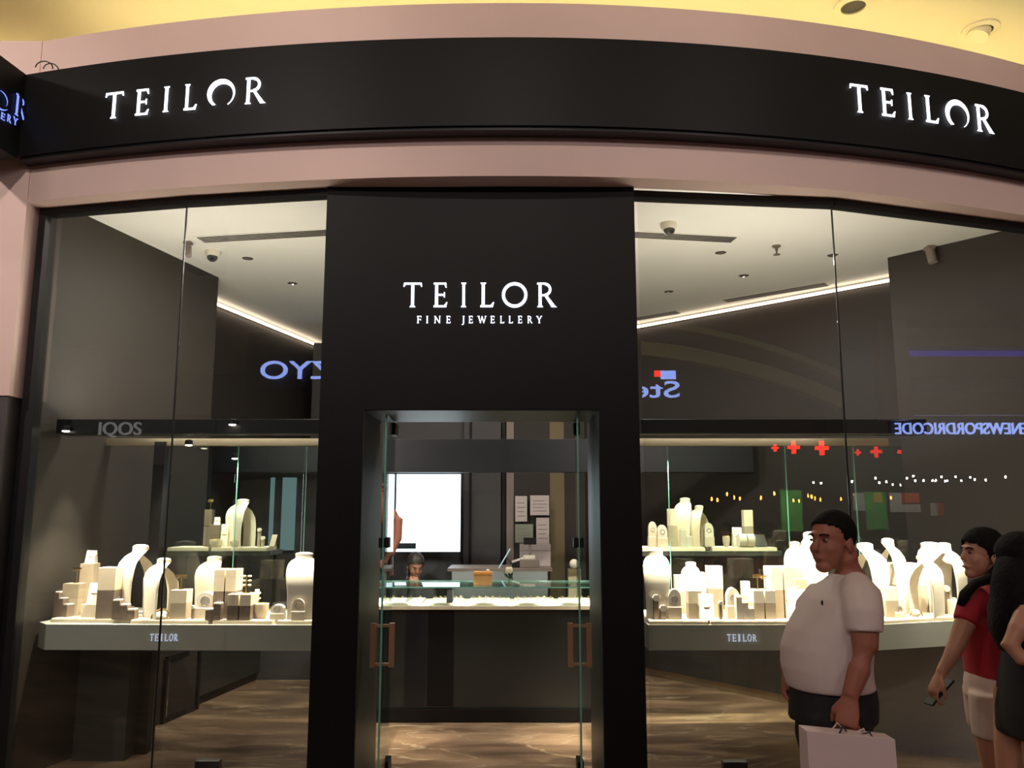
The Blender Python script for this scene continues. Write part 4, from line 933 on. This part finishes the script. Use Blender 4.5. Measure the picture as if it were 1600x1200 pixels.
# columns and ledges on the opposite side
for args in ((1382, 1405, 345, 655, PR2, .3, M['pink'], 'wall_opposite_column', .3), (60, 495, 652, 684, PL1, -.05, fd, 'wall_opposite_fascia'), (1000, 1290, 650, 676, PR1, -.05, fd, 'wall_opposite_fascia'), (1392, 1610, 652, 685, PR2, -.05, fd, 'wall_opposite_fascia')):
    o = far_box(*args); o['kind'] = 'structure'
for k, (x0, x1, y0, y1, c, lab) in enumerate(((1334, 1350, 770, 798, (190, 190, 186), 'grey white'), (1366, 1378, 770, 785, (200, 80, 50), 'small orange left'), (1392, 1408, 770, 800, (196, 196, 190), 'tall white'), (1409, 1436, 770, 786, (200, 84, 50), 'wide orange'), (1410, 1438, 788, 800, (190, 186, 180), 'low white'), (1466, 1474, 786, 806, (196, 80, 54), 'narrow orange right'), (1456, 1464, 786, 806, (180, 178, 176), 'narrow white'))):
    o = far_box(x0, x1, y0, y1, PR2, .3, mat('goods_colour', c, .8), 'shop_goods', .04); tag(o, lab + ' poster of the opposite shop reflected right of the man', 'goods')  # flat colour panels standing in for blurred goods of the far shop
spot('opposite_shop_light', mirror_mtx(PR2) @ at(1400, 650, YV - 1.8), mirror_mtx(PR2) @ at(1400, 785, YV), 260, (1, .95, .9), 70, .6)
# ledges of the upper floor and the curved bulkheads across the hall (they too show only in the glass)
for y0, y1 in ((512, 543), (560, 588), (612, 648)):
    o = far_box(1404, 1612, y0, y1, PR2, .2, M['soffit'], 'wall_opposite_ledge', .2); o['kind'] = 'structure'
for k, (ys, th) in enumerate(((505, 10), (545, 22))):
    mb = MB(); pts = []
    for i in range(13):
        u = i / 12; p = at(985 + 330 * u, ys + 22 * u + 62 * u * u, 12.5); pts.append(p)
    for p, q in zip(pts, pts[1:]): mb.bar(p, q, .25, th / F * 12.5)
    o = mb.xf(mirror_mtx(PR1)).build('trim_bulkhead', M['cove'])
    o['kind'] = 'structure'
spot('far_fill_spot', (1.0, 1.8, 4.6), mirror_mtx(PR1) @ at(1130, 550, 12.5), 160, (1, .95, .55), 60, .8, .05)  # added spot on the near side that lights the far bulkheads
spot('far_fill_spot', (3.0, 1.5, 4.6), mirror_mtx(PR2) @ at(1500, 580, YV), 300, (.9, .85, 1), 40, .8, .05)  # second added spot, for the upper floor ledges

# ------------------------------------------------------------------ people
def frame_rot(yaw, pitch=0): return Matrix.Rotation(R(yaw), 4, 'Z') @ Matrix.Rotation(R(pitch), 4, 'X')
def head_shapes(mb, c, yaw, s=1.0, pitch=0, fem=False):
    r = frame_rot(yaw, pitch); c = Vector(c)
    def e(p, rx, ry, rz, n=14): mb.ell(c + r @ (Vector(p) * s), rx * s, ry * s, rz * s, n, r)
    e((0, .012, .035), .074, .094, .088, 20)
    e((0, -.030, -.03), .062 - .004 * fem, .058, .075, 16)
    e((0, -.058, -.088), .034 - .006 * fem, .030, .026)        # chin
    e((.032, -.058, -.022), .026, .024, .026); e((-.032, -.058, -.022), .026, .024, .026)
    mb.loft([(c + r @ (Vector((0, -.084, .018)) * s), .009 * s, .009 * s), (c + r @ (Vector((0, -.100, -.010)) * s), .012 * s, .012 * s), (c + r @ (Vector((0, -.104, -.028)) * s), .016 * s, .012 * s)], 10)
    e((0, -.079, .034), .046, .014, .012)
    e((0, -.082, -.058), .024, .011, .010)
    for sx in (-1, 1): e((sx * .074, .012, -.008), .009, .019, .032, 10)
def head_parts(t, off, c, yaw, s=1.0, pitch=0):
    r = frame_rot(yaw, pitch); c = Vector(c)
    for sx in (-1, 1):
        p = c + r @ (Vector((sx * .030, -.080, .012)) * s) - off
        o = MB().ell(p, .0115 * s, .006 * s, .0052 * s, 10, r).build('eye', M['eye'], t, smooth=True)
        q = c + r @ (Vector((sx * .030, -.0865, .012)) * s) - off
        MB().ell(q, .0055 * s, .0035 * s, .0055 * s, 8, r).build('iris', M['iris'], o, smooth=True)
        b = MB(); b.loft([(c + r @ (Vector((sx * x, y, z)) * s) - off, .003 * s, .003 * s) for x, y, z in ((.014, -.092, .030), (.03, -.090, .035), (.048, -.078, .030))], 6); b.build('eyebrow', M['hair'], t, smooth=True)
    MB().ell(c + r @ (Vector((0, -.0915, -.058)) * s) - off, .020 * s, .004 * s, .006 * s, 10, r).build('lips', M['lip'], t, smooth=True)
def line(pts, y):
    if y <= pts[0][0]: return pts[0][1]
    for (a, b), (c, d) in zip(pts, pts[1:]):
        if y <= c: return b + (d - b) * (y - a) / (c - a)
    return pts[-1][1]
def hair_cap(t, off, c, yaw, s, m, pred, pitch=0, grow=(.081, .102, .096), cc=(0, .014, .040), extra=None, name='hair'):
    r = frame_rot(yaw, pitch); c = Vector(c); mb = MB(); mb.ell((0, 0, 0), *grow, 72)
    bm = mb.bm
    for v in bm.verts: v.co += Vector(cc)
    dead = [f for f in bm.faces if not pred(f.calc_center_median())] if callable(pred) else [f for f in bm.faces if f.calc_center_median().z < line(pred, f.calc_center_median().y)]
    bmesh.ops.delete(bm, geom=dead, context='FACES')
    bmesh.ops.recalc_face_normals(bm, faces=bm.faces)
    geo = bm.faces[:]; bmesh.ops.solidify(bm, geom=geo, thickness=.008)
    for v in bm.verts: v.co = c + r @ (v.co * s) - off
    if extra: extra(mb)
    return mb.build(name, m, t, smooth=True)
def hand_shapes(mb, w, d, n, th, s=1.0, curl=35, spread=.06):
    # w wrist, d towards the fingers, n the palm side, th the thumb side
    w = Vector(w); d = Vector(d).normalized(); n = (Vector(n) - d * Vector(n).dot(d)).normalized(); th = d.cross(n) if d.cross(n).dot(Vector(th)) > 0 else -d.cross(n)
    mb.loft([(w - d * .03 * s, .026 * s, .019 * s, th, n), (w, .027 * s, .018 * s, th, n), (w + d * .04 * s, .038 * s, .016 * s, th, n), (w + d * .085 * s, .041 * s, .014 * s, th, n), (w + d * .098 * s, .036 * s, .010 * s, th, n)], 14)
    for i, L in enumerate((.070, .078, .073, .056)):
        o = (.030 - .020 * i) * s; p = w + d * .088 * s + th * o; a = 0.0; pts = [p - d * .02 * s, p]
        base = (d + th * (spread * (1.5 - i))).normalized()
        for k, q in enumerate((.45, .32, .23)):
            a += R(curl * (1, 1.15, .8)[k]); dr = base * math.cos(a) + n * math.sin(a); p = p + dr * L * q * s; pts.append(p)
        mb.tube(pts, [.0095 * s, .0095 * s, .009 * s, .0082 * s, .007 * s], 8)
    p = w + d * .025 * s + th * .026 * s; pts = [p - th * .01 * s, p]; dr = (d * .75 + th * .6 + n * .25).normalized(); p = p + dr * .035 * s; pts.append(p)
    dr = (d * .85 + th * .15 + n * .5).normalized(); p = p + dr * .03 * s; pts.append(p); p = p + dr * .022 * s; pts.append(p)
    mb.tube(pts, [.012 * s, .0125 * s, .011 * s, .010 * s, .008 * s], 8)
def limb(mb, pts, rad, n=12): mb.loft([(p, a, a) for p, a in zip(pts, rad)], n)
def shoe(t, off, p, yaw, s=1.0):
    r = frame_rot(yaw); p = Vector(p)
    o = MB(); o.loft([(p + r @ Vector((0, y * s, z * s)) - off, a * s, b * s, r @ Vector((1, 0, 0)), Vector((0, 0, 1))) for y, z, a, b in ((.07, .045, .030, .043), (.02, .048, .037, .046), (-.05, .04, .042, .036), (-.13, .032, .044, .028), (-.175, .028, .034, .022), (-.19, .024, .02, .014))], 14)
    return o.build('shoe', M['shoe'], t, smooth=True)

# ---- man in the white T-shirt carrying a bag
my = 3.30
def A(px, py, dy=0): return at(px, py, my + dy)
off = Vector((A(1300, 1100).x, my, 0))
man = thing('person', 'man in a white T-shirt and black trousers walking left with a white paper bag', 'person', off)
hc = A(1300, 848) ; YAW = -58
sk = MB(); head_shapes(sk, hc, YAW, 1.0)
sk.loft([(A(1308, 850, .0), .035, .04), (A(1319, 872, .0), .052, .058), (A(1326, 895, .01), .058, .062), (A(1327, 915, .01), .075, .075), (A(1322, 935, .01), .08, .08)], 16)
sk.loft([(A(1318, 940), .09, .12), (A(1300, 1000), .12, .12), (A(1295, 1060), .12, .11), (A(1300, 1110), .12, .12)], 16)
# near (left) arm
Sh = A(1345, 932, -.17); El = A(1352, 1010, -.22); Wr = A(1328, 1088, -.24)
limb(sk, [Sh, A(1350, 975, -.21), El, A(1343, 1045, -.235), Wr], [.055, .052, .046, .040, .029])
hd_ = (A(1322, 1135, -.25) - Wr)
hand_shapes(sk, Wr, hd_, (.55, .75, 0), (-1, -.2, 0), 1.05, curl=52)
# far (right) arm
Wr2 = A(1229, 1048, .12)
limb(sk, [A(1270, 940, .16), A(1262, 990, .19), A(1250, 1010, .17), Wr2], [.05, .047, .042, .029]); hand_shapes(sk, Wr2, (A(1226, 1090, .10) - Wr2), (.6, -.2, 0), (-1, -.4, 0), 1.0, curl=38)
kn1, kn2 = Vector((A(1275, 1100).x, my - .08, .48)), Vector((A(1325, 1100).x, my + .12, .48))
an1, an2 = Vector((A(1262, 1100).x, my - .08, .09)), Vector((A(1345, 1100).x, my + .12, .10))
hp = A(1300, 1110)
for k_, a_, dy in ((kn1, an1, -.08), (kn2, an2, .09)): limb(sk, [hp + Vector((0, dy, 0)), (hp + k_) / 2 + Vector((0, dy / 2, 0)), k_, (k_ + a_) / 2, a_], [.085, .078, .055, .052, .038])
sk.xf(Matrix.Translation(-off)); sk.build('body', M['skin_m'], man, remesh=.0055)
head_parts(man, off, hc, YAW, 1.0)
hair_cap(man, off, hc, YAW, 1.0, M['hair'], [(-.09, .082), (-.045, .066), (-.03, .05), (-.012, .012), (.008, -.004), (.03, .01), (.05, -.05), (.1, -.06)], grow=(.0785, .100, .092))
def E2(l, r_, y, d, dy=0.0):                            # torso section between two picture columns
    a = A(l, y, dy); b = A(r_, y, dy); return ((a + b) / 2, (b.x - a.x) / 2, d, (1, 0, 0), (0, 1, 0))
ts = MB()
ts.loft([E2(1300, 1346, 897, .075), E2(1290, 1352, 906, .10), E2(1276, 1360, 918, .17), E2(1262, 1366, 932, .20), E2(1248, 1366, 955, .20), E2(1233, 1362, 980, .195), E2(1223, 1360, 1010, .19), E2(1223, 1358, 1040, .185), E2(1229, 1360, 1062, .18), E2(1233, 1364, 1074, .175)], 32)
ts.loft([(A(1336, 912, -.08), .055, .055), (A(1345, 932, -.16), .075, .068), (A(1349, 960, -.205), .071, .066), (A(1351, 988, -.215), .064, .062)], 20)
ts.loft([(A(1285, 925, .12), .06, .055), (A(1268, 950, .175), .066, .066), (A(1262, 985, .19), .062, .06)], 18)
ts.xf(Matrix.Translation(-off)); ts.build('t_shirt', M['tee'], man, remesh=.008)
MB().loft([(A(1284, 942, -.203) - off, .004, .005, (1, 0, 0), (0, 0, 1)), (A(1285, 942, -.212) - off, .003, .011, (1, 0, 0), (0, 0, 1))], 8).build('chest_emblem', M['blackm'], man)
tr_ = MB(); tr_.loft([E2(1236, 1364, 1068, .155), E2(1236, 1368, 1090, .165), E2(1234, 1368, 1125, .165)], 24)
for k_, a_, dy in ((kn1, an1, -.075), (kn2, an2, .085)): limb(tr_, [hp + Vector((-.02 if dy < 0 else .02, dy, .02)), hp + Vector((0, dy, -.10)), k_, (k_ + a_) / 2, a_ + Vector((0, 0, .02))], [.12, .115, .088, .078, .072], 18)
tr_.xf(Matrix.Translation(-off)); tr_.build('trousers', M['trouser'], man, remesh=.009)
shoe(man, off, an1 + Vector((-.02, 0, -.09)), -80, 1.05); shoe(man, off, an2 + Vector((-.02, 0, -.09)), -80, 1.05)

# paper bag in his hand
by = my - .31
a0, a1 = at(1254, 1137, by), at(1390, 1148, by)
bg = thing('paper_bag', 'white paper carrier bag with short handles held by the man in the white T-shirt', 'bag', ((a0.x + a1.x) / 2, by, .36)); w_ = a1.x - a0.x; hh = a0.z - .36
mb = MB(); pf = [(-w_ / 2, -.05), (w_ / 2, -.05), (w_ / 2 + .0, .0), (w_ / 2, .05), (-w_ / 2, .05)]
mb.box(-w_ / 2, w_ / 2, -.055, .055, 0, hh, .002)
for v in mb.bm.verts:
    if v.co.z > hh * .5: v.co.y *= .75; v.co.z -= (v.co.x / w_ + .5) * .028
mb.build('body', M['bag'], bg)
MB().box(-w_ * .12, w_ * .12, -.0562, -.0548, hh * .58, hh * .64, 0).build('printed_mark', mat('brown_print', (150, 96, 88), .7), bg)
hx = Wr + hd_.normalized() * .115 - Vector(bg.location)
for y in (-.035, .035): MB().tube([(hx.x - .07, y, hh - .03), (hx.x - .04, y * .7, hh + .01), (hx.x, hx.y * .5, hx.z - .01), (hx.x + .05, y * .7, hh - .01), (hx.x + .07, y, hh - .05)], .0035, 6).build('handle', mat('navy_cord', (40, 44, 78), .7) if y < 0 else M['bag'], bg)

# ---- woman in the red T-shirt with a phone
my = 3.85
off = Vector((A(1545, 1100).x, my, 0))
wo = thing('person', 'woman in a red T-shirt and white shorts walking left with a phone in her hand', 'person', off)
hc = A(1534, 868); YAW = -84
sk = MB(); head_shapes(sk, hc, YAW, .93, pitch=-4, fem=True)
sk.loft([(A(1543, 868), .03, .035), (A(1551, 885), .044, .050), (A(1555, 905), .046, .052), (A(1556, 922, .02), .045, .07), (A(1552, 945, .02), .07, .11)], 14)
sk.loft([(A(1550, 950), .08, .11), (A(1548, 1000), .08, .10), (A(1552, 1060), .09, .11)], 14)
Sh = A(1516, 945, -.14); Sh = A(1520, 948, -.12); El = A(1494, 1008, -.15); Wr = A(1470, 1052, -.17)
limb(sk, [Sh, A(1506, 978, -.14), El, A(1483, 1031, -.16), Wr], [.047, .043, .036, .030, .023])
hd_ = A(1452, 1092, -.16) - Wr; hand_shapes(sk, Wr, hd_, (.6, .1, -.5), (-.3, -1, .2), .92, curl=32)
limb(sk, [A(1585, 950, .14), A(1592, 1000, .17), A(1600, 1050, .15)], [.045, .038, .024]); hand_shapes(sk, A(1600, 1050, .15), (.1, 0, -1), (-1, 0, 0), (0, -1, 0), .9, curl=30)
hp = A(1550, 1085); kn1, kn2 = Vector((A(1537, 1100).x, my - .08, .46)), Vector((A(1566, 1100).x, my + .09, .47)); an1, an2 = Vector((A(1532, 1100).x, my - .08, .085)), Vector((A(1592, 1100).x, my + .09, .11))
for k_, a_, dy in ((kn1, an1, -.08), (kn2, an2, .09)): limb(sk, [hp + Vector((-.03 if dy < 0 else .03, dy, 0)), (hp + k_) / 2 + Vector((-.02 if dy < 0 else .02, dy / 2, 0)), k_, (k_ * .6 + a_ * .4) + Vector((.01, 0, 0)), a_], [.088, .082, .057, .056, .036])
sk.xf(Matrix.Translation(-off)); sk.build('body', M['skin_w'], wo, remesh=.0055)
head_parts(wo, off, hc, YAW, .93, -4)
def pony(mb):
    mb.loft([(A(1560, 872, -.02) - off, .05, .05), (A(1566, 890, -.03) - off, .04, .04), (A(1545, 905, -.13) - off, .028, .02), (A(1524, 912, -.15) - off, .028, .018), (A(1508, 928, -.16) - off, .03, .018), (A(1500, 945, -.165) - off, .018, .012)], 12)
hair_cap(wo, off, hc, YAW, .95, M['hair'], [(-.1, .075), (-.06, .06), (-.03, .035), (-.005, -.012), (.02, .0), (.05, -.05), (.1, -.06)], grow=(.083, .107, .098), extra=pony)
r0 = MB(); r0.loft([E2(1542, 1574, 915, .09, .02), E2(1524, 1584, 923, .14, .02), E2(1509, 1590, 945, .16, .02), E2(1504, 1592, 975, .16), E2(1508, 1588, 1005, .15), E2(1512, 1588, 1030, .15), E2(1516, 1592, 1056, .155)], 28)
r0.loft([(A(1530, 930, -.08), .05, .05), (A(1516, 948, -.13), .058, .052), (A(1508, 972, -.145), .052, .05)], 16)
r0.xf(Matrix.Translation(-off)); r0.build('t_shirt', M['red'], wo, remesh=.008)
s0 = MB(); s0.loft([E2(1516, 1590, 1046, .14), E2(1514, 1592, 1065, .155), E2(1514, 1592, 1090, .155)], 24)
for k_, dy in ((kn1, -.075), (kn2, .085)): q = hp + Vector((-.03 if dy < 0 else .03, dy, .02)); s0.loft([(q, .105, .105), (q.lerp(k_, .28), .104, .104), (q.lerp(k_, .45), .10, .10)], 18)
s0.xf(Matrix.Translation(-off)); s0.build('shorts', M['shorts'], wo, remesh=.008)
shoe(wo, off, an1 + Vector((0, 0, -.085)), -85, .92); shoe(wo, off, an2 + Vector((0, 0, -.085)), -85, .92)
pc = A(1467, 1081, -.15); dp = (A(1482, 1060, -.15) - A(1450, 1097, -.16)).normalized()
ph = thing('mobile_phone', 'dark mobile phone with a pale cover held by the woman in red', 'phone', pc)
u = dp; v = Vector((.30, -.88, .30)); v = (v - u * v.dot(u)).normalized(); w__ = u.cross(v)
mb = MB(); mb.box(-.075, .075, -.036, .036, -.0045, .0045, .003); mb.xf(Matrix((( u.x, v.x, w__.x, 0), (u.y, v.y, w__.y, 0), (u.z, v.z, w__.z, 0), (0, 0, 0, 1)))); mb.build('case', M['blackm'], ph)
sg = 1 if w__.y < 0 else -1
mb = MB(); mb.box(-.07, .07, -.032, .032, .0046 * sg if sg > 0 else -.0056, .0056 if sg > 0 else -.0046); mb.xf(Matrix(((u.x, v.x, w__.x, 0), (u.y, v.y, w__.y, 0), (u.z, v.z, w__.z, 0), (0, 0, 0, 1)))); mb.build('cover', M['taupe'], ph)

# ---- woman with long black hair in a black dress, cut by the right edge
my = 3.42
off = Vector((A(1612, 1100).x, my, 0))
wb_ = thing('person', 'woman with very long black hair and black dress at the right picture edge', 'person', off)
hc = A(1592, 882); YAW = -158
sk = MB(); head_shapes(sk, hc, YAW, .93, fem=True)
sk.loft([(A(1606, 895), .044, .05), (A(1610, 918), .046, .052), (A(1612, 940), .06, .09)], 14)
sk.loft([(A(1612, 950), .06, .11), (A(1612, 1000), .06, .10), (A(1612, 1060), .07, .11)], 14)
limb(sk, [A(1606, 955, -.15), A(1592, 985, -.18), A(1578, 1008, -.18), A(1596, 1028, -.2), A(1625, 1035, -.22)], [.044, .04, .035, .03, .023]); hand_shapes(sk, A(1625, 1035, -.22), (1, 0, -.1), (0, 1, 0), (0, 0, 1), .9)
limb(sk, [A(1612, 960, .15), A(1625, 1010, .17), A(1632, 1060, .15)], [.044, .036, .024]); hand_shapes(sk, A(1632, 1060, .15), (0, 0, -1), (-1, 0, 0), (0, -1, 0), .9)
hp = A(1612, 1085); kn1, kn2 = Vector((A(1598, 1100).x, my - .08, .46)), Vector((A(1590, 1100).x, my + .09, .5)); an1, an2 = Vector((A(1612, 1100).x, my - .08, .085)), Vector((A(1580, 1100).x, my + .09, .085))
for k_, a_, dy in ((kn1, an1, -.08), (kn2, an2, .09)): limb(sk, [hp + Vector((0, dy, 0)), (hp + k_) / 2 + Vector((0, dy / 2, 0)), k_, (k_ * .6 + a_ * .4), a_], [.088, .078, .054, .054, .036])
sk.xf(Matrix.Translation(-off)); sk.build('body', M['skin_w'], wb_, remesh=.0055)
head_parts(wb_, off, hc, YAW, .93)
def longhair(mb):
    mb.loft([(A(1590, 866, .02) - off, .07, .075), (A(1592, 890, -.01) - off, .09, .10), (A(1594, 920, -.04) - off, .105, .12), (A(1594, 955, -.06) - off, .11, .13), (A(1594, 985, -.06) - off, .105, .12), (A(1600, 1008, -.06) - off, .09, .10), (A(1606, 1022, -.06) - off, .04, .05)], 24)
hair_cap(wb_, off, hc, YAW, .96, M['hair'], [(-.1, .07), (-.05, .04), (-.02, -.06), (.1, -.09)], grow=(.088, .11, .10), extra=longhair)
r0 = MB(); r0.loft([E2(1592, 1632, 928, .12), E2(1580, 1640, 945, .16), E2(1578, 1640, 985, .16), E2(1580, 1640, 1020, .15), E2(1574, 1648, 1065, .17), E2(1570, 1655, 1110, .18), E2(1571, 1652, 1150, .18)], 28)
r0.xf(Matrix.Translation(-off)); r0.build('dress', M['dress'], wb_, remesh=.009)
shoe(wb_, off, an1 + Vector((0, 0, -.085)), -90, .92); shoe(wb_, off, an2 + Vector((0, 0, -.085)), -90, .92)

# ---- seated saleswoman behind the counter
my = 8.0
off = Vector((A(650, 900).x, my, 0))
sw = thing('person', 'seated saleswoman in dark clothes looking down behind the sales counter', 'person', off)
hc = A(649, 885); sk = MB(); head_shapes(sk, hc, 22, .95, pitch=24, fem=True)
b0 = hc.z
C0 = Vector((hc.x - .03, my + .06, 0))
sk.loft([(Vector((C0.x, C0.y, b0 - .08)), .046, .05), (Vector((C0.x, C0.y + .03, b0 - .15)), .06, .06), (Vector((C0.x, C0.y + .04, b0 - .2)), .14, .09)], 14)
sk.loft([(Vector((C0.x, my + .1, b0 - .2)), .15, .1), (Vector((C0.x, my + .14, b0 - .45)), .13, .1), (Vector((C0.x, my + .15, .45)), .15, .12)], 14)
for s_ in (-1, 1):
    e_ = Vector((C0.x + s_ * .23, my - .02, b0 - .42)); w_v = Vector((C0.x + s_ * .1, my - .22, b0 - .40))
    limb(sk, [Vector((C0.x + s_ * .16, my + .08, b0 - .2)), e_, w_v], [.045, .038, .025]); hand_shapes(sk, w_v, (-s_ * .4, -1, 0), (0, 0, -1), (-s_, 0, 0), .9)
    k_ = Vector((C0.x + s_ * .12, my - .30, .50)); limb(sk, [Vector((C0.x + s_ * .09, my + .15, .48)), k_], [.08, .056]); a_ = Vector((C0.x + s_ * .12, my - .30, .08)); limb(sk, [k_, (k_ + a_) / 2, a_], [.055, .05, .036])
sk.xf(Matrix.Translation(-off)); sk.build('body', M['skin_w'], sw, remesh=.009)
head_parts(sw, off, hc, 22, .95, 24)
hair_cap(sw, off, hc, 22, .97, M['hairg'], [(-.1, .08), (-.05, .055), (-.02, .03), (0, -.08), (.1, -.09)], pitch=24, grow=(.084, .106, .10), extra=lambda mb: mb.loft([(hc + Vector((-.05, .05, -.0)) - off, .03, .04), (hc + Vector((-.075, .03, -.07)) - off, .025, .03), (hc + Vector((-.08, .0, -.13)) - off, .02, .02)], 10))
tp = MB(); tp.loft([(Vector((C0.x, my + .09, b0 - .135)), .08, .075), (Vector((C0.x, my + .1, b0 - .18)), .17, .11), (Vector((C0.x, my + .1, b0 - .25)), .2, .125), (Vector((C0.x, my + .13, b0 - .45)), .17, .13), (Vector((C0.x, my + .14, .45)), .17, .14)], 24)
for s_ in (-1, 1): limb(tp, [Vector((C0.x + s_ * .15, my + .09, b0 - .2)), Vector((C0.x + s_ * .23, my - .0, b0 - .42)), Vector((C0.x + s_ * .14, my - .16, b0 - .405))], [.065, .052, .04])
for s_ in (-1, 1): limb(tp, [Vector((C0.x + s_ * .09, my + .14, .48)), Vector((C0.x + s_ * .12, my - .30, .50)), Vector((C0.x + s_ * .12, my - .30, .12))], [.1, .072, .055])
tp.xf(Matrix.Translation(-off)); tp.build('dark_clothes', M['trouser'], sw, remesh=.01)
for s_ in (-1, 1): shoe(sw, off, Vector((C0.x + s_ * .12, my - .3, 0)), 0, .9)
st_ = thing('stool', 'dark stool under the seated saleswoman behind the counter', 'stool', (C0.x, my + .14, 0))
MB().lathe([(.15, .28), (.16, .30), (.16, .33), (.14, .34)]).build('seat', M['blackm'], st_, smooth='auto'); MB().lathe([(.02, .02), (.02, .28)]).build('column', M['greyp'], st_); MB().lathe([(.2, 0), (.2, .012), (.03, .025)]).build('foot', M['greyp'], st_, smooth='auto')

# ---- standing woman by the screen, mostly hidden by the door jamb
my = 8.3
off = Vector((A(588, 900).x, my, 0))
sb = thing('person', 'woman with bare tanned arm standing beside the white screen, half behind the jamb', 'person', off)
hc = A(592, 772); sk = MB(); head_shapes(sk, hc, 60, .95, fem=True)
sk.loft([(A(590, 790), .046, .05), (A(590, 800), .06, .06), (A(590, 806), .14, .10)], 14)
sk.loft([(A(590, 806), .15, .1), (A(590, 850), .13, .1), (A(590, 900), .16, .12)], 14)
Wr = A(606, 872, -.1)
limb(sk, [A(612, 800), A(622, 812), A(621, 842, -.03), A(612, 864, -.07), Wr], [.05, .05, .045, .034, .025]); hand_shapes(sk, Wr, (-.6, -.5, -.5), (-.3, 0, -1), (0, -1, 0), .9)
limb(sk, [A(565, 804), A(556, 840), A(560, 872, -.1)], [.046, .04, .024]); hand_shapes(sk, A(560, 872, -.1), (.1, -.4, -1), (1, 0, 0), (0, -1, 0), .9)
for s_ in (-1, 1): limb(sk, [Vector((off.x + s_ * .09, my, .85)), Vector((off.x + s_ * .1, my - .02, .47)), Vector((off.x + s_ * .1, my + .02, .08))], [.09, .058, .037])
sk.xf(Matrix.Translation(-off)); sk.build('body', M['skin_m'], sb, remesh=.009)
head_parts(sb, off, hc, 60, .95)
hair_cap(sb, off, hc, 60, .97, M['hairb'], [(-.1, .08), (-.05, .055), (-.02, .03), (-.01, -.08), (.1, -.09)], grow=(.088, .11, .10), extra=lambda mb: mb.loft([(A(596, 775, .02) - off, .08, .08), (A(602, 790, -.06) - off, .085, .06), (A(604, 810, -.08) - off, .07, .045), (A(604, 826, -.08) - off, .03, .02)], 14))
tp = MB(); tp.loft([(A(590, 803), .12, .1), (A(589, 812), .15, .115), (A(588, 850), .14, .11), (A(588, 885), .16, .13), (Vector((off.x, my, .8)), .18, .14)], 20)
for s_ in (-1, 1): limb(tp, [Vector((off.x + s_ * .09, my, .85)), Vector((off.x + s_ * .1, my - .02, .47)), Vector((off.x + s_ * .1, my + .02, .12))], [.11, .078, .06])
tp.xf(Matrix.Translation(-off)); tp.build('dark_clothes', M['dress'], sb, remesh=.01)
for s_ in (-1, 1): shoe(sb, off, Vector((off.x + s_ * .1, my + .02, 0)), 20, .9)
